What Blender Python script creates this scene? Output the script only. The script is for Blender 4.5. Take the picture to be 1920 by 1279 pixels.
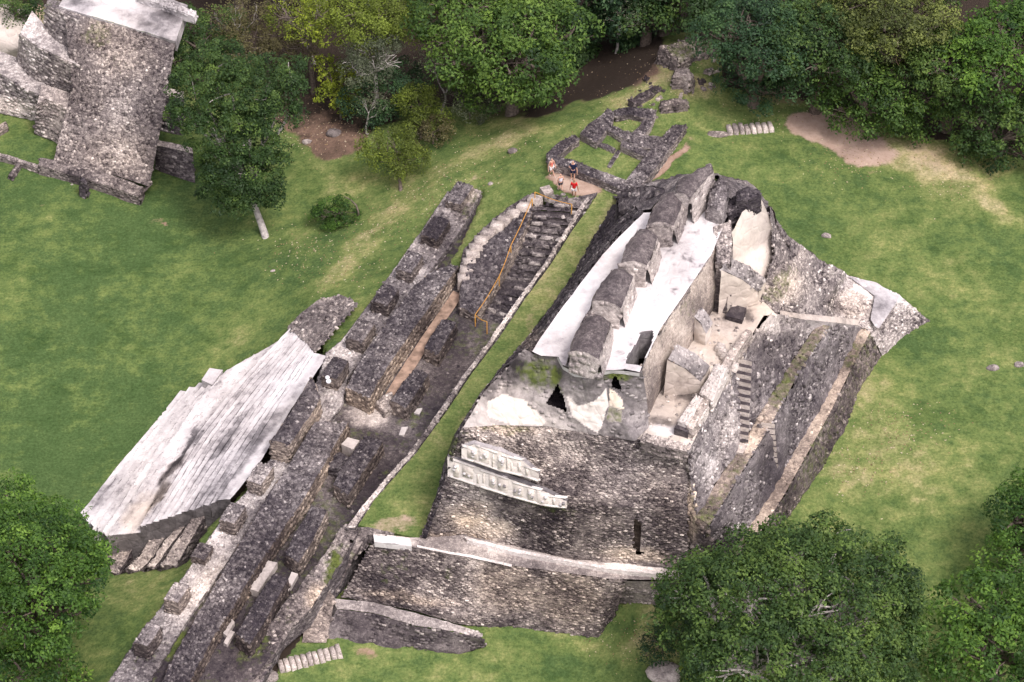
import bpy, math, random
import numpy as np
random.seed(7); RNG = np.random.default_rng(7)
for o in list(bpy.data.objects): bpy.data.objects.remove(o)
SC = bpy.context.scene
COL = SC.collection
# ------------------------------------------------------------ camera
PITCH = math.radians(42.0); DIST = 207.0; FOC = 5180.0; LOOKZ = 4.0
CAM = np.array([0.0, -DIST*math.cos(PITCH), LOOKZ+DIST*math.sin(PITCH)])
FWD = np.array([0.0, math.cos(PITCH), -math.sin(PITCH)])
UPV = np.array([0.0, math.sin(PITCH), math.cos(PITCH)])
cd = bpy.data.cameras.new('camera'); cam = bpy.data.objects.new('camera', cd); COL.objects.link(cam)
cam.location = CAM; cam.rotation_euler = (math.pi/2-PITCH, 0, 0)
cd.sensor_width = 36.0; cd.lens = FOC/1920*36.0; cd.clip_start = 1.0; cd.clip_end = 4000.0
SC.camera = cam
# ------------------------------------------------------------ world and sun
SUN_EL = math.radians(60); SUN_AZ = math.radians(138)      # azimuth clockwise from +Y
w = bpy.data.worlds.new('World'); SC.world = w; w.use_nodes = True
nt = w.node_tree; bg = nt.nodes['Background']
sky = nt.nodes.new('ShaderNodeTexSky'); sky.sky_type = 'NISHITA'; sky.sun_disc = False
sky.sun_elevation = SUN_EL; sky.sun_rotation = SUN_AZ; sky.air_density = 1.0; sky.dust_density = 4.0; sky.ozone_density = 0.6
hs = nt.nodes.new('ShaderNodeHueSaturation'); hs.inputs['Saturation'].default_value = .22; nt.links.new(sky.outputs[0], hs.inputs['Color'])
mg = nt.nodes.new('ShaderNodeMix'); mg.data_type = 'RGBA'; mg.blend_type = 'MULTIPLY'; mg.inputs[0].default_value = 1.0; mg.inputs[7].default_value = (1.05, .96, 1.02, 1)   # hazy white overcast
nt.links.new(hs.outputs[0], mg.inputs[6]); nt.links.new(mg.outputs[2], bg.inputs[0]); bg.inputs[1].default_value = 0.15
sd = bpy.data.lights.new('sun', 'SUN'); sd.energy = 1.1; sd.angle = math.radians(14); sd.color = (1.0, 0.955, 0.9)
sun = bpy.data.objects.new('sun', sd); COL.objects.link(sun)
sv = np.array([math.sin(SUN_AZ)*math.cos(SUN_EL), math.cos(SUN_AZ)*math.cos(SUN_EL), math.sin(SUN_EL)])
from mathutils import Vector
sun.rotation_euler = Vector(sv).to_track_quat('Z', 'Y').to_euler(); sun.location = (60, 60, 120)
SC.view_settings.view_transform = 'Standard'; SC.view_settings.look = 'None'
SC.view_settings.gamma = 1.0; SC.view_settings.exposure = 0.92
SC.render.resolution_x = 1024; SC.render.resolution_y = 682
# ------------------------------------------------------------ survey helpers: photo pixel at a height -> point in the world
def P(px, py, z):
    d = FWD*FOC + np.array([1.0, 0, 0])*(px-960.0) - UPV*(py-639.5)
    t = (z-CAM[2])/d[2]
    return CAM + d*t
def PL(l): return np.array([P(*q) for q in l])
def proj(p):
    v = p - CAM; dz = v @ FWD
    return 960+FOC*v[..., 0]/dz, 639.5-FOC*(v @ UPV)/dz
# ------------------------------------------------------------ noise
def _h(i, j, k, s=0):
    n = (i*374761393 + j*668265263 + k*2147483647 + s*974711) & 0xffffffff
    n = ((n ^ (n >> 13))*1274126177) & 0xffffffff
    n = ((n ^ (n >> 16))*2246822519) & 0xffffffff
    return ((n ^ (n >> 15)) & 0xffff)/65535.0
def vn(p, f, s=0):
    q = np.asarray(p, float)*f + 1000.3
    i = np.floor(q).astype(np.int64); t = q-i; t = t*t*(3-2*t)
    r = 0
    for a in (0, 1):
        for b in (0, 1):
            for c in (0, 1):
                wt = (t[..., 0] if a else 1-t[..., 0])*(t[..., 1] if b else 1-t[..., 1])*(t[..., 2] if c else 1-t[..., 2])
                r = r + wt*_h(i[..., 0]+a, i[..., 1]+b, i[..., 2]+c, s)
    return r*2-1
def fbm(p, f, o=3, s=0):
    r = 0; a = 1; tot = 0
    for k in range(o): r = r + a*vn(p, f*2**k, s+k*17); tot += a; a *= .55
    return r/tot
# ------------------------------------------------------------ painting of what things are made of (bare stone, plaster, lichen)
def inpoly(x, y, poly):
    r = np.zeros(x.shape, bool); n = len(poly)
    for i in range(n):
        x0, y0 = poly[i]; x1, y1 = poly[(i+1) % n]
        if y0 == y1: continue
        c = ((y0 > y) != (y1 > y)) & (x < (x1-x0)*(y-y0)/(y1-y0)+x0); r ^= c
    return r
def ell(x, y, b):
    cx, cy, rx, ry, a = b[:5]; a = math.radians(a)
    dx, dy = x-cx, y-cy; u = dx*math.cos(a)+dy*math.sin(a); v = -dx*math.sin(a)+dy*math.cos(a)
    return np.clip(1.35-np.sqrt((u/rx)**2+(v/ry)**2), 0, .7)/.7
def toner(base=.35, moss=0., warm=.2, var=.25, blobs=(), polys=()):
    """blobs (cx,cy,rx,ry,deg,dR,dG,dB); polys ([(x,y)..],R,G,B)"""
    def f(p):
        x, y = proj(p)
        wx = x+fbm(p, .8, 3, 3)*14; wy = y+fbm(p, .8, 3, 9)*14
        R = base+var*fbm(p, .25, 4, 5); G = moss+.25*fbm(p, .3, 3, 21)*(moss > 0); B = warm+.2*fbm(p, .2, 2, 31)
        for b in blobs:
            k = ell(wx, wy, b); R = R+b[5]*k; G = G+b[6]*k; B = B+b[7]*k
        for q in polys:
            m = inpoly(x+(wx-x)*.35, y+(wy-y)*.35, q[0])
            R = np.where(m, q[1]+.1*fbm(p, .7, 3, 77), R); G = np.where(m, q[2], G); B = np.where(m, q[3], B)
        return np.stack([np.clip(R, 0, 1), np.clip(G, 0, 1), np.clip(B, 0, 1)], -1)
    return f
# ------------------------------------------------------------ mesh accumulator
class MB:
    def __init__(s): s.v = []; s.f = []; s.t = []; s.n = 0
    def add(s, v, f, t):
        v = np.asarray(v, float).reshape(-1, 3); f = np.asarray(f, np.int64).reshape(-1, 4)
        t = np.broadcast_to(np.asarray(t, float), v.shape) if np.ndim(t) < 2 else np.asarray(t).reshape(-1, 3)
        s.v.append(v); s.f.append(f+s.n); s.t.append(t); s.n += len(v)
    def build(s, name, mat, parent=None, loc=None, smooth=False):
        v = np.concatenate(s.v); f = np.concatenate(s.f); t = np.concatenate(s.t)
        org = np.zeros(3)
        if loc is not None: org = np.asarray(loc, float)
        elif parent is not None: org = np.array(parent.get('_o', (0, 0, 0)))
        v = v-org
        me = bpy.data.meshes.new(name)
        me.vertices.add(len(v)); me.vertices.foreach_set('co', v.astype(np.float32).ravel())
        st = np.arange(len(f))*4
        me.loops.add(len(f)*4); me.loops.foreach_set('vertex_index', f.astype(np.int32).ravel())
        me.polygons.add(len(f)); me.polygons.foreach_set('loop_start', st.astype(np.int32))
        me.update(calc_edges=True)
        if smooth: me.polygons.foreach_set('use_smooth', np.ones(len(f), bool))
        at = me.attributes.new('tone', 'FLOAT_COLOR', 'POINT')
        c = np.concatenate([t, np.ones((len(t), 1))], 1)
        at.data.foreach_set('color', c.astype(np.float32).ravel())
        if mat: me.materials.append(mat)
        o = bpy.data.objects.new(name, me); COL.objects.link(o)
        if parent is not None: o.parent = parent
        else: o.location = org
        return o
def empty(name, loc):
    o = bpy.data.objects.new(name, None); COL.objects.link(o); o.location = loc; o['_o'] = list(map(float, loc))
    o.empty_display_size = .5
    return o
def tag(o, label=None, cat=None, group=None, kind=None):
    if label: o['label'] = label
    if cat: o['category'] = cat
    if group: o['group'] = group
    if kind: o['kind'] = kind
    return o
def gridfaces(nv, nu):
    i = np.arange(nv-1)[:, None]*nu + np.arange(nu-1)[None, :]
    return np.stack([i, i+1, i+nu+1, i+nu], -1).reshape(-1, 4)
def loftgrid(rows, step=.35, world=False):
    R = [np.asarray(r, float) if world else PL(r) for r in rows]
    n = len(R[0]); R = np.stack(R)
    # columns
    segs = np.maximum(1, np.ceil(np.linalg.norm(np.diff(R, axis=1), axis=2).max(0)/step).astype(int))
    cols = []
    for i, k in enumerate(segs):
        t = np.arange(k)/k
        cols.append(R[:, i, None]*(1-t)[None, :, None]+R[:, i+1, None]*t[None, :, None])
    cols.append(R[:, -1:]); R = np.concatenate(cols, 1)
    segs = np.maximum(1, np.ceil(np.linalg.norm(np.diff(R, axis=0), axis=2).mean(1)/step).astype(int))
    out = []
    for i, k in enumerate(segs):
        t = np.arange(k)/k
        out.append(R[i][None]*(1-t)[:, None, None]+R[i+1][None]*t[:, None, None])
    out.append(R[-1:]); return np.concatenate(out, 0)
def normals(G, ref=None, away=None):
    du = np.gradient(G, axis=1) if G.shape[1] > 1 else np.zeros_like(G)
    dv = np.gradient(G, axis=0) if G.shape[0] > 1 else np.zeros_like(G)
    N = np.cross(du, dv); N /= np.linalg.norm(N, axis=2, keepdims=True)+1e-9
    c = G.reshape(-1, 3).mean(0); m = N.reshape(-1, 3).mean(0)
    tgt = (c-np.asarray(away)) if away is not None else (CAM-c)
    if m @ tgt < 0: N = -N
    return N
def loft(mb, rows, tone, step=.3, amp=.08, freq=1.2, holes=(), away=None, world=False, edge=True):
    G = loftgrid(rows, step, world); N = normals(G, away=away)
    d = amp*fbm(G, freq, 3, 51)+amp*.5*np.abs(vn(G, freq*2.2, 88))
    G2 = G+N*d[..., None]
    t = tone(G2)
    f = gridfaces(*G.shape[:2])
    if holes:
        c = G2.reshape(-1, 3)[f].mean(1); x, y = proj(c); k = np.ones(len(f), bool)
        for h in holes: k &= ~inpoly(x, y, h)
        f = f[k]
    mb.add(G2, f, t.reshape(-1, 3))
    return G2, N
def boxes(mb, c, U, V, N, su, sv, pr, tone, sink=.12, taper=.8):
    """c centre on surface; half sizes su, sv; protrusion pr"""
    n = len(c); j = lambda s: 1+RNG.uniform(-s, s, (n, 1))
    cs = []
    for h, k in ((-sink, 1.0), (None, taper)):
        for a, b in ((-1, -1), (1, -1), (1, 1), (-1, 1)):
            hh = (np.full(n, h) if h is not None else pr*RNG.uniform(.75, 1.1, n))[:, None]
            cs.append(c+U*(a*su)[:, None]*k*j(.14)+V*(b*sv)[:, None]*k*j(.14)+N*hh)
    v = np.stack(cs, 1)
    b = np.arange(n)[:, None]*8
    f = np.concatenate([b+np.array([[4, 5, 6, 7]]), b+np.array([[0, 1, 5, 4]]), b+np.array([[1, 2, 6, 5]]), b+np.array([[2, 3, 7, 6]]), b+np.array([[3, 0, 4, 7]])])
    mb.add(v.reshape(-1, 3), f, np.repeat(tone, 8, axis=0))
def stones(mb, rows, tone, bw=.5, bh=.28, prot=.06, fill=.8, spread=.5, holes=(), away=None, world=False, jit=.25, rubble=False, lightp=.12):
    """courses of stones over a loft; tone varies stone by stone"""
    G = loftgrid(rows, .5, world)
    Lu = np.linalg.norm(np.diff(G, axis=1), axis=2).sum(1).mean(); Lv = np.linalg.norm(np.diff(G, axis=0), axis=2).sum(0).mean()
    nu = max(1, int(Lu/bw)); nv = max(1, int(Lv/bh))
    N = normals(G, away=away)
    r, q = np.meshgrid(np.arange(nv), np.arange(nu), indexing='ij'); r = r.ravel(); q = q.ravel()
    keep = RNG.random(len(r)) < fill; r = r[keep]; q = q[keep]; n = len(r)
    if n == 0: return
    u = np.clip((q+.5+.5*(r % 2)-.25+RNG.uniform(-jit, jit, n))/nu, 0, .9999); v = np.clip((r+.5+RNG.uniform(-jit, jit, n)*.5)/nv, 0, .9999)
    def samp(A, u, v):
        a = v*(A.shape[0]-1); b = u*(A.shape[1]-1); i = np.minimum(a.astype(int), A.shape[0]-2); k = np.minimum(b.astype(int), A.shape[1]-2)
        s = (a-i)[:, None]; t = (b-k)[:, None]
        return (A[i, k]*(1-s)*(1-t)+A[i+1, k]*s*(1-t)+A[i, k+1]*(1-s)*t+A[i+1, k+1]*s*t)
    c = samp(G, u, v); Nn = samp(N, u, v); Nn /= np.linalg.norm(Nn, axis=1, keepdims=True)+1e-9
    U = samp(G, np.clip(u+.01, 0, .9999), v)-samp(G, np.clip(u-.01, 0, .9999), v); U /= np.linalg.norm(U, axis=1, keepdims=True)+1e-9
    ang = RNG.uniform(-1, 1, n)*(math.pi if rubble else .12)
    V = np.cross(Nn, U); U, V = U*np.cos(ang)[:, None]+V*np.sin(ang)[:, None], -U*np.sin(ang)[:, None]+V*np.cos(ang)[:, None]
    if rubble:
        Nn = Nn+RNG.normal(0, .35, (n, 3)); Nn /= np.linalg.norm(Nn, axis=1, keepdims=True)
    x, y = proj(c); k = np.ones(n, bool)
    for h in holes: k &= ~inpoly(x, y, h)
    t = tone(c); rr = RNG.uniform(-1, 1, n)*spread*.5
    rr = rr+np.where(RNG.random(n) < lightp*np.clip(1+1.6*fbm(c, .3, 3, 91), .15, 2.5), spread*.6, 0); t = t.copy(); t[:, 0] = np.clip(t[:, 0]+rr*(1-t[:, 0]*.7), 0, 1)
    su = bw*.5*RNG.uniform(.65, 1.0, n); sv2 = bh*.5*RNG.uniform(.6, 1.0, n)
    pr = prot*RNG.uniform(.1, 1.3, n)
    boxes(mb, c[k], U[k], V[k], Nn[k], su[k], sv2[k], pr[k], t[k], taper=.72 if rubble else .85)
def strip_wall(mb, left, right, zt, zb, tone, side=None, step=.3, amp=.1, top_amp=.2, batter=.08, bw=.45, bh=.25, ends=True, rub=.24, prot=.06, lump=0.):
    """free-standing ruined wall: left/right outlines of its top in the photo, zt top height(s), zb foot height(s)"""
    n = len(left); ztl = zt if isinstance(zt, (list, tuple)) else [zt]*n; zbl = zb if isinstance(zb, (list, tuple)) else [zb]*n
    L = PL([(a, b, z) for (a, b), z in zip(left, ztl)]); R = PL([(a, b, z) for (a, b), z in zip(right, ztl)])
    G = loftgrid([L, R], step, True)
    ctr = G.reshape(-1, 3).mean(0)
    bump = top_amp*fbm(G, .9, 3, 5)+top_amp*.4*vn(G, 3., 6)
    wv = np.sin(np.linspace(0, math.pi, G.shape[0]))[:, None]
    G2 = G.copy(); G2[..., 2] += bump+lump*wv
    G2[..., :2] += (.06*fbm(G, .9, 2, 61))[..., None]
    side = side or tone
    mb.add(G2, gridfaces(*G.shape[:2]), tone(G2).reshape(-1, 3))
    if rub: stones(mb, [G2[i] for i in np.unique(np.linspace(0, G2.shape[0]-1, min(G2.shape[0], 6)).astype(int))], tone, bw=rub, bh=rub, prot=.12, fill=.75, spread=.45, world=True, rubble=True, away=ctr-np.array([0, 0, 50.]))
    zbi = np.interp(np.linspace(0, 1, G.shape[1]), np.linspace(0, 1, n), zbl)
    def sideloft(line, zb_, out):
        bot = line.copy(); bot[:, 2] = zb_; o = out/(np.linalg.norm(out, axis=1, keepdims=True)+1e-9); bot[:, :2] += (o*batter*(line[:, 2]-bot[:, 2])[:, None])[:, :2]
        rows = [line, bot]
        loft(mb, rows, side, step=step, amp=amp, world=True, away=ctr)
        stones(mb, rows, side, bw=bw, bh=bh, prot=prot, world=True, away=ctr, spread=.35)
    ax = G2[0]-G2[-1]; ax[:, 2] = 0
    sideloft(G2[0], zbi, ax); sideloft(G2[-1], zbi, -ax)
    if ends:
        e = G2[:, 0]-G2[:, -1]; e[:, 2] = 0
        sideloft(G2[:, 0], np.full(G.shape[0], zbl[0]), e); sideloft(G2[:, -1], np.full(G.shape[0], zbl[-1]), -e)
def slab(mb, poly4, zt, th, tone, step=.3, amp=.02):
    """flat slab from four photo corners of its top"""
    T = PL([(x, y, zt) for x, y in poly4]); ctr = T.mean(0)-np.array([0, 0, th*.5])
    loft(mb, [[T[0], T[1]], [T[3], T[2]]], tone, step, amp, world=True, away=ctr)
    B = T.copy(); B[:, 2] -= th
    for i in range(4):
        j = (i+1) % 4; loft(mb, [[T[i], T[j]], [B[i], B[j]]], tone, step, 0, world=True, away=ctr)
def steps(mb, tl, tr, zt, bl, br, zb, n, tone, amp=.03, light=None, side=False):
    """flight of steps: top nosing tl-tr at zt down to foot bl-br at zb (photo pixels)"""
    a = np.array([P(*tl, zt), P(*tr, zt)]); b = np.array([P(*bl, zb), P(*br, zb)])
    rows = []
    for i in range(n+1):
        k = i/n; e = a*(1-k)+b*k; zz = zt+(zb-zt)*k
        hi = e.copy(); hi[:, 2] = zz; lo = e.copy(); lo[:, 2] = zt+(zb-zt)*min(1, (i+1)/n)
        if i < n: rows += [hi, lo]
        else: rows += [hi]
    for i in range(len(rows)-1):
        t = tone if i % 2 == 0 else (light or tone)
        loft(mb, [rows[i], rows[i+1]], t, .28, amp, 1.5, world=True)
def tube(mb, pts, rad, tone, n=7):
    pts = np.asarray(pts, float); m = len(pts); rad = np.broadcast_to(rad, (m,))
    T = np.gradient(pts, axis=0); T /= np.linalg.norm(T, axis=1, keepdims=True)+1e-9
    A = np.cross(T, [0.3, .5, .81]); A /= np.linalg.norm(A, axis=1, keepdims=True)+1e-9; B = np.cross(T, A)
    th = np.linspace(0, 2*math.pi, n+1)
    G = pts[:, None]+(A[:, None]*np.cos(th)[None, :, None]+B[:, None]*np.sin(th)[None, :, None])*rad[:, None, None]
    mb.add(G, gridfaces(m, n+1), tone)
def rock(mb, c, r, tone, seed=0, sq=(1, 1, .7), n=12, amp=.28):
    th = np.linspace(0, 2*math.pi, n+1); ph = np.linspace(-.6, math.pi/2, n//2+2)
    D = np.stack([np.cos(ph)[:, None]*np.cos(th)[None], np.cos(ph)[:, None]*np.sin(th)[None], np.sin(ph)[:, None]+0*th[None]], -1)
    G = np.asarray(c)+D*r*np.array(sq)*(1+amp*fbm(D*1.0+seed*3.7, 1.3, 3, seed))[..., None]
    G[:, -1] = G[:, 0]
    mb.add(G, gridfaces(*G.shape[:2]), tone(G).reshape(-1, 3) if callable(tone) else tone)
# ------------------------------------------------------------ materials
def newmat(name):
    m = bpy.data.materials.new(name); m.use_nodes = True; n = m.node_tree; n.nodes.clear(); return m, n
def nd(n, t, **k):
    x = n.nodes.new(t)
    for a, b in k.items():
        if a.startswith('i_'): x.inputs[int(a[2:])].default_value = b
        else: setattr(x, a, b)
    return x
def ramp(n, stops, fac):
    r = n.nodes.new('ShaderNodeValToRGB'); e = r.color_ramp.elements
    while len(e) < len(stops): e.new(.5)
    for q, (p, c) in zip(e, stops): q.position = p; q.color = (*c, 1) if len(c) == 3 else c
    n.links.new(fac, r.inputs[0]); return r
def math_(n, op, a, b, c=None):
    x = n.nodes.new('ShaderNodeMath'); x.operation = op
    for i, q in enumerate((a, b, c)):
        if q is None: continue
        if isinstance(q, (int, float)): x.inputs[i].default_value = q
        else: n.links.new(q, x.inputs[i])
    return x.outputs[0]
def mix(n, fac, a, b, blend='MIX'):
    x = n.nodes.new('ShaderNodeMix'); x.data_type = 'RGBA'; x.blend_type = blend
    for s, q in ((0, fac), (6, a), (7, b)):
        if isinstance(q, (int, float)): x.inputs[s].default_value = q
        elif isinstance(q, tuple): x.inputs[s].default_value = (*q, 1)
        else: n.links.new(q, x.inputs[s])
    return x.outputs[2]
def stone_mat(name, stops, cell=3.0, cellamt=.35, nz=.3, bump=.5, rough=.92, spec=.25, warmc=(1.0, .87, .70), flat=1.0):
    m, n = newmat(name); L = n.links
    geo = nd(n, 'ShaderNodeNewGeometry'); at = nd(n, 'ShaderNodeAttribute', attribute_name='tone')
    sp = nd(n, 'ShaderNodeSeparateColor'); L.new(at.outputs['Color'], sp.inputs[0])
    n1 = nd(n, 'ShaderNodeTexNoise'); n1.inputs['Scale'].default_value = 1.7; n1.inputs['Detail'].default_value = 8; n1.inputs['Roughness'].default_value = .72; L.new(geo.outputs['Position'], n1.inputs['Vector'])
    n2 = nd(n, 'ShaderNodeTexNoise'); n2.inputs['Scale'].default_value = .35; n2.inputs['Detail'].default_value = 4; L.new(geo.outputs['Position'], n2.inputs['Vector'])
    mpv = nd(n, 'ShaderNodeMapping'); mpv.inputs['Scale'].default_value = (1, 1, flat); L.new(geo.outputs['Position'], mpv.inputs['Vector'])
    vo = nd(n, 'ShaderNodeTexVoronoi'); vo.inputs['Scale'].default_value = cell; L.new(mpv.outputs[0], vo.inputs['Vector'])
    ve = nd(n, 'ShaderNodeTexVoronoi', feature='DISTANCE_TO_EDGE'); ve.inputs['Scale'].default_value = cell; L.new(mpv.outputs[0], ve.inputs['Vector'])
    vc = nd(n, 'ShaderNodeSeparateColor'); L.new(vo.outputs['Color'], vc.inputs[0])
    k = math_(n, 'MULTIPLY_ADD', n1.outputs[0], nz*2, math_(n, 'SUBTRACT', sp.outputs[0], nz))
    k = math_(n, 'MULTIPLY_ADD', n2.outputs[0], .24, math_(n, 'SUBTRACT', k, .12))
    k = math_(n, 'MULTIPLY_ADD', vc.outputs[0], cellamt, math_(n, 'SUBTRACT', k, cellamt*.5))
    ed = nd(n, 'ShaderNodeMapRange'); ed.inputs[1].default_value = 0; ed.inputs[2].default_value = .09; ed.inputs[3].default_value = -cellamt*.8; ed.inputs[4].default_value = 0; L.new(ve.outputs[0], ed.inputs[0])
    k = math_(n, 'ADD', k, ed.outputs[0])
    r = ramp(n, stops, k)
    c = mix(n, sp.outputs[2], r.outputs[0], mix(n, 1.0, r.outputs[0], warmc, 'MULTIPLY'))
    n3 = nd(n, 'ShaderNodeTexNoise'); n3.inputs['Scale'].default_value = 2.6; n3.inputs['Detail'].default_value = 5; L.new(geo.outputs['Position'], n3.inputs['Vector'])
    g = math_(n, 'MULTIPLY_ADD', n3.outputs[0], 2.4, math_(n, 'MULTIPLY_ADD', sp.outputs[1], 2.2, -2.0)); gc = nd(n, 'ShaderNodeClamp'); L.new(g, gc.inputs[0])
    mossc = ramp(n, [(.3, (.035, .05, .015)), (.7, (.14, .17, .04))], n1.outputs[0])
    c = mix(n, gc.outputs[0], c, mossc.outputs[0])
    b = nd(n, 'ShaderNodeBsdfPrincipled'); b.inputs['Roughness'].default_value = rough; b.inputs['Specular IOR Level'].default_value = spec
    L.new(c, b.inputs['Base Color'])
    hh = math_(n, 'MULTIPLY_ADD', n1.outputs[0], .8, math_(n, 'MULTIPLY', math_(n, 'MINIMUM', ve.outputs[0], .12), 4.0))
    bp = nd(n, 'ShaderNodeBump'); bp.inputs['Strength'].default_value = bump; bp.inputs['Distance'].default_value = .12; L.new(hh, bp.inputs['Height'])
    L.new(bp.outputs[0], b.inputs['Normal'])
    o = nd(n, 'ShaderNodeOutputMaterial'); L.new(b.outputs[0], o.inputs[0]); return m
RUB = [(0, (.028, .023, .029)), (.25, (.074, .064, .068)), (.5, (.20, .180, .178)), (.72, (.44, .405, .385)), (1, (.78, .74, .71))]
M_rub = stone_mat('weathered rubble stone', RUB, 3.6, .24, .36, .6, flat=2.4)
M_fine = stone_mat('fine weathered stone', RUB, 7.0, .16, .38, .45, flat=1.6)
M_plaster = stone_mat('lime plaster', [(0, (.03, .027, .03)), (.3, (.16, .15, .155)), (.55, (.42, .40, .40)), (.8, (.56, .545, .54)), (1, (.68, .665, .65))], 1.2, .03, .34, .35, .85)
def leaf_mat(name, dark, mid, light):
    m, n = newmat(name); L = n.links
    at = nd(n, 'ShaderNodeAttribute', attribute_name='tone'); sp = nd(n, 'ShaderNodeSeparateColor'); L.new(at.outputs['Color'], sp.inputs[0])
    r = ramp(n, [(0, dark), (.5, mid), (1, light)], sp.outputs[0])
    b = nd(n, 'ShaderNodeBsdfPrincipled'); b.inputs['Roughness'].default_value = .6; b.inputs['Specular IOR Level'].default_value = .25
    L.new(r.outputs[0], b.inputs['Base Color'])
    t = nd(n, 'ShaderNodeBsdfTranslucent'); L.new(mix(n, 1.0, r.outputs[0], (1.3, 1.4, .6), 'MULTIPLY'), t.inputs[0])
    mx = nd(n, 'ShaderNodeMixShader'); mx.inputs[0].default_value = .3; L.new(b.outputs[0], mx.inputs[1]); L.new(t.outputs[0], mx.inputs[2])
    o = nd(n, 'ShaderNodeOutputMaterial'); L.new(mx.outputs[0], o.inputs[0]); return m
LM = {
 'deep': leaf_mat('deep green leaves', (.012, .030, .010), (.038, .078, .020), (.12, .19, .04)),
 'green': leaf_mat('mid green leaves', (.014, .036, .010), (.052, .104, .02), (.145, .235, .04)),
 'bright': leaf_mat('bright green leaves', (.016, .045, .010), (.062, .132, .02), (.17, .29, .042)),
 'olive': leaf_mat('olive leaves', (.025, .035, .012), (.07, .09, .025), (.19, .23, .055)),
 'grey': leaf_mat('grey green leaves', (.04, .05, .03), (.10, .12, .07), (.2, .23, .13)),
 'yellow': leaf_mat('yellow green leaves', (.05, .07, .01), (.17, .22, .02), (.40, .46, .05)),
 'feather': leaf_mat('yellowish feathery leaves', (.04, .055, .012), (.12, .16, .025), (.22, .29, .04)),
 'brown': leaf_mat('dry brown leaves', (.045, .04, .02), (.10, .09, .04), (.19, .18, .07)),
 'teal': leaf_mat('bluish green leaves', (.012, .03, .015), (.03, .07, .028), (.075, .14, .045)),
}
def simple(name, col, rough=.8, nz=.15, sc=6, bump=.2):
    m, n = newmat(name); L = n.links; geo = nd(n, 'ShaderNodeNewGeometry')
    t = nd(n, 'ShaderNodeTexNoise'); t.inputs['Scale'].default_value = sc; t.inputs['Detail'].default_value = 5; L.new(geo.outputs['Position'], t.inputs['Vector'])
    r = ramp(n, [(.25, tuple(c*(1-nz*2) for c in col)), (.75, tuple(min(1, c*(1+nz*1.5)) for c in col))], t.outputs[0])
    b = nd(n, 'ShaderNodeBsdfPrincipled'); b.inputs['Roughness'].default_value = rough; b.inputs['Specular IOR Level'].default_value = .3; L.new(r.outputs[0], b.inputs['Base Color'])
    bp = nd(n, 'ShaderNodeBump'); bp.inputs['Strength'].default_value = bump; bp.inputs['Distance'].default_value = .03; L.new(t.outputs[0], bp.inputs['Height']); L.new(bp.outputs[0], b.inputs['Normal'])
    o = nd(n, 'ShaderNodeOutputMaterial'); L.new(b.outputs[0], o.inputs[0]); return m
M_bark = simple('bark', (.13, .105, .085), .9, .35, 5, .5)
M_barkw = simple('pale bark', (.42, .39, .36), .85, .3, 4, .4)
M_rope = simple('orange rope', (.50, .25, .05), .8, .1)
M_metal = simple('painted post', (.5, .26, .05), .6, .1)
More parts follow.
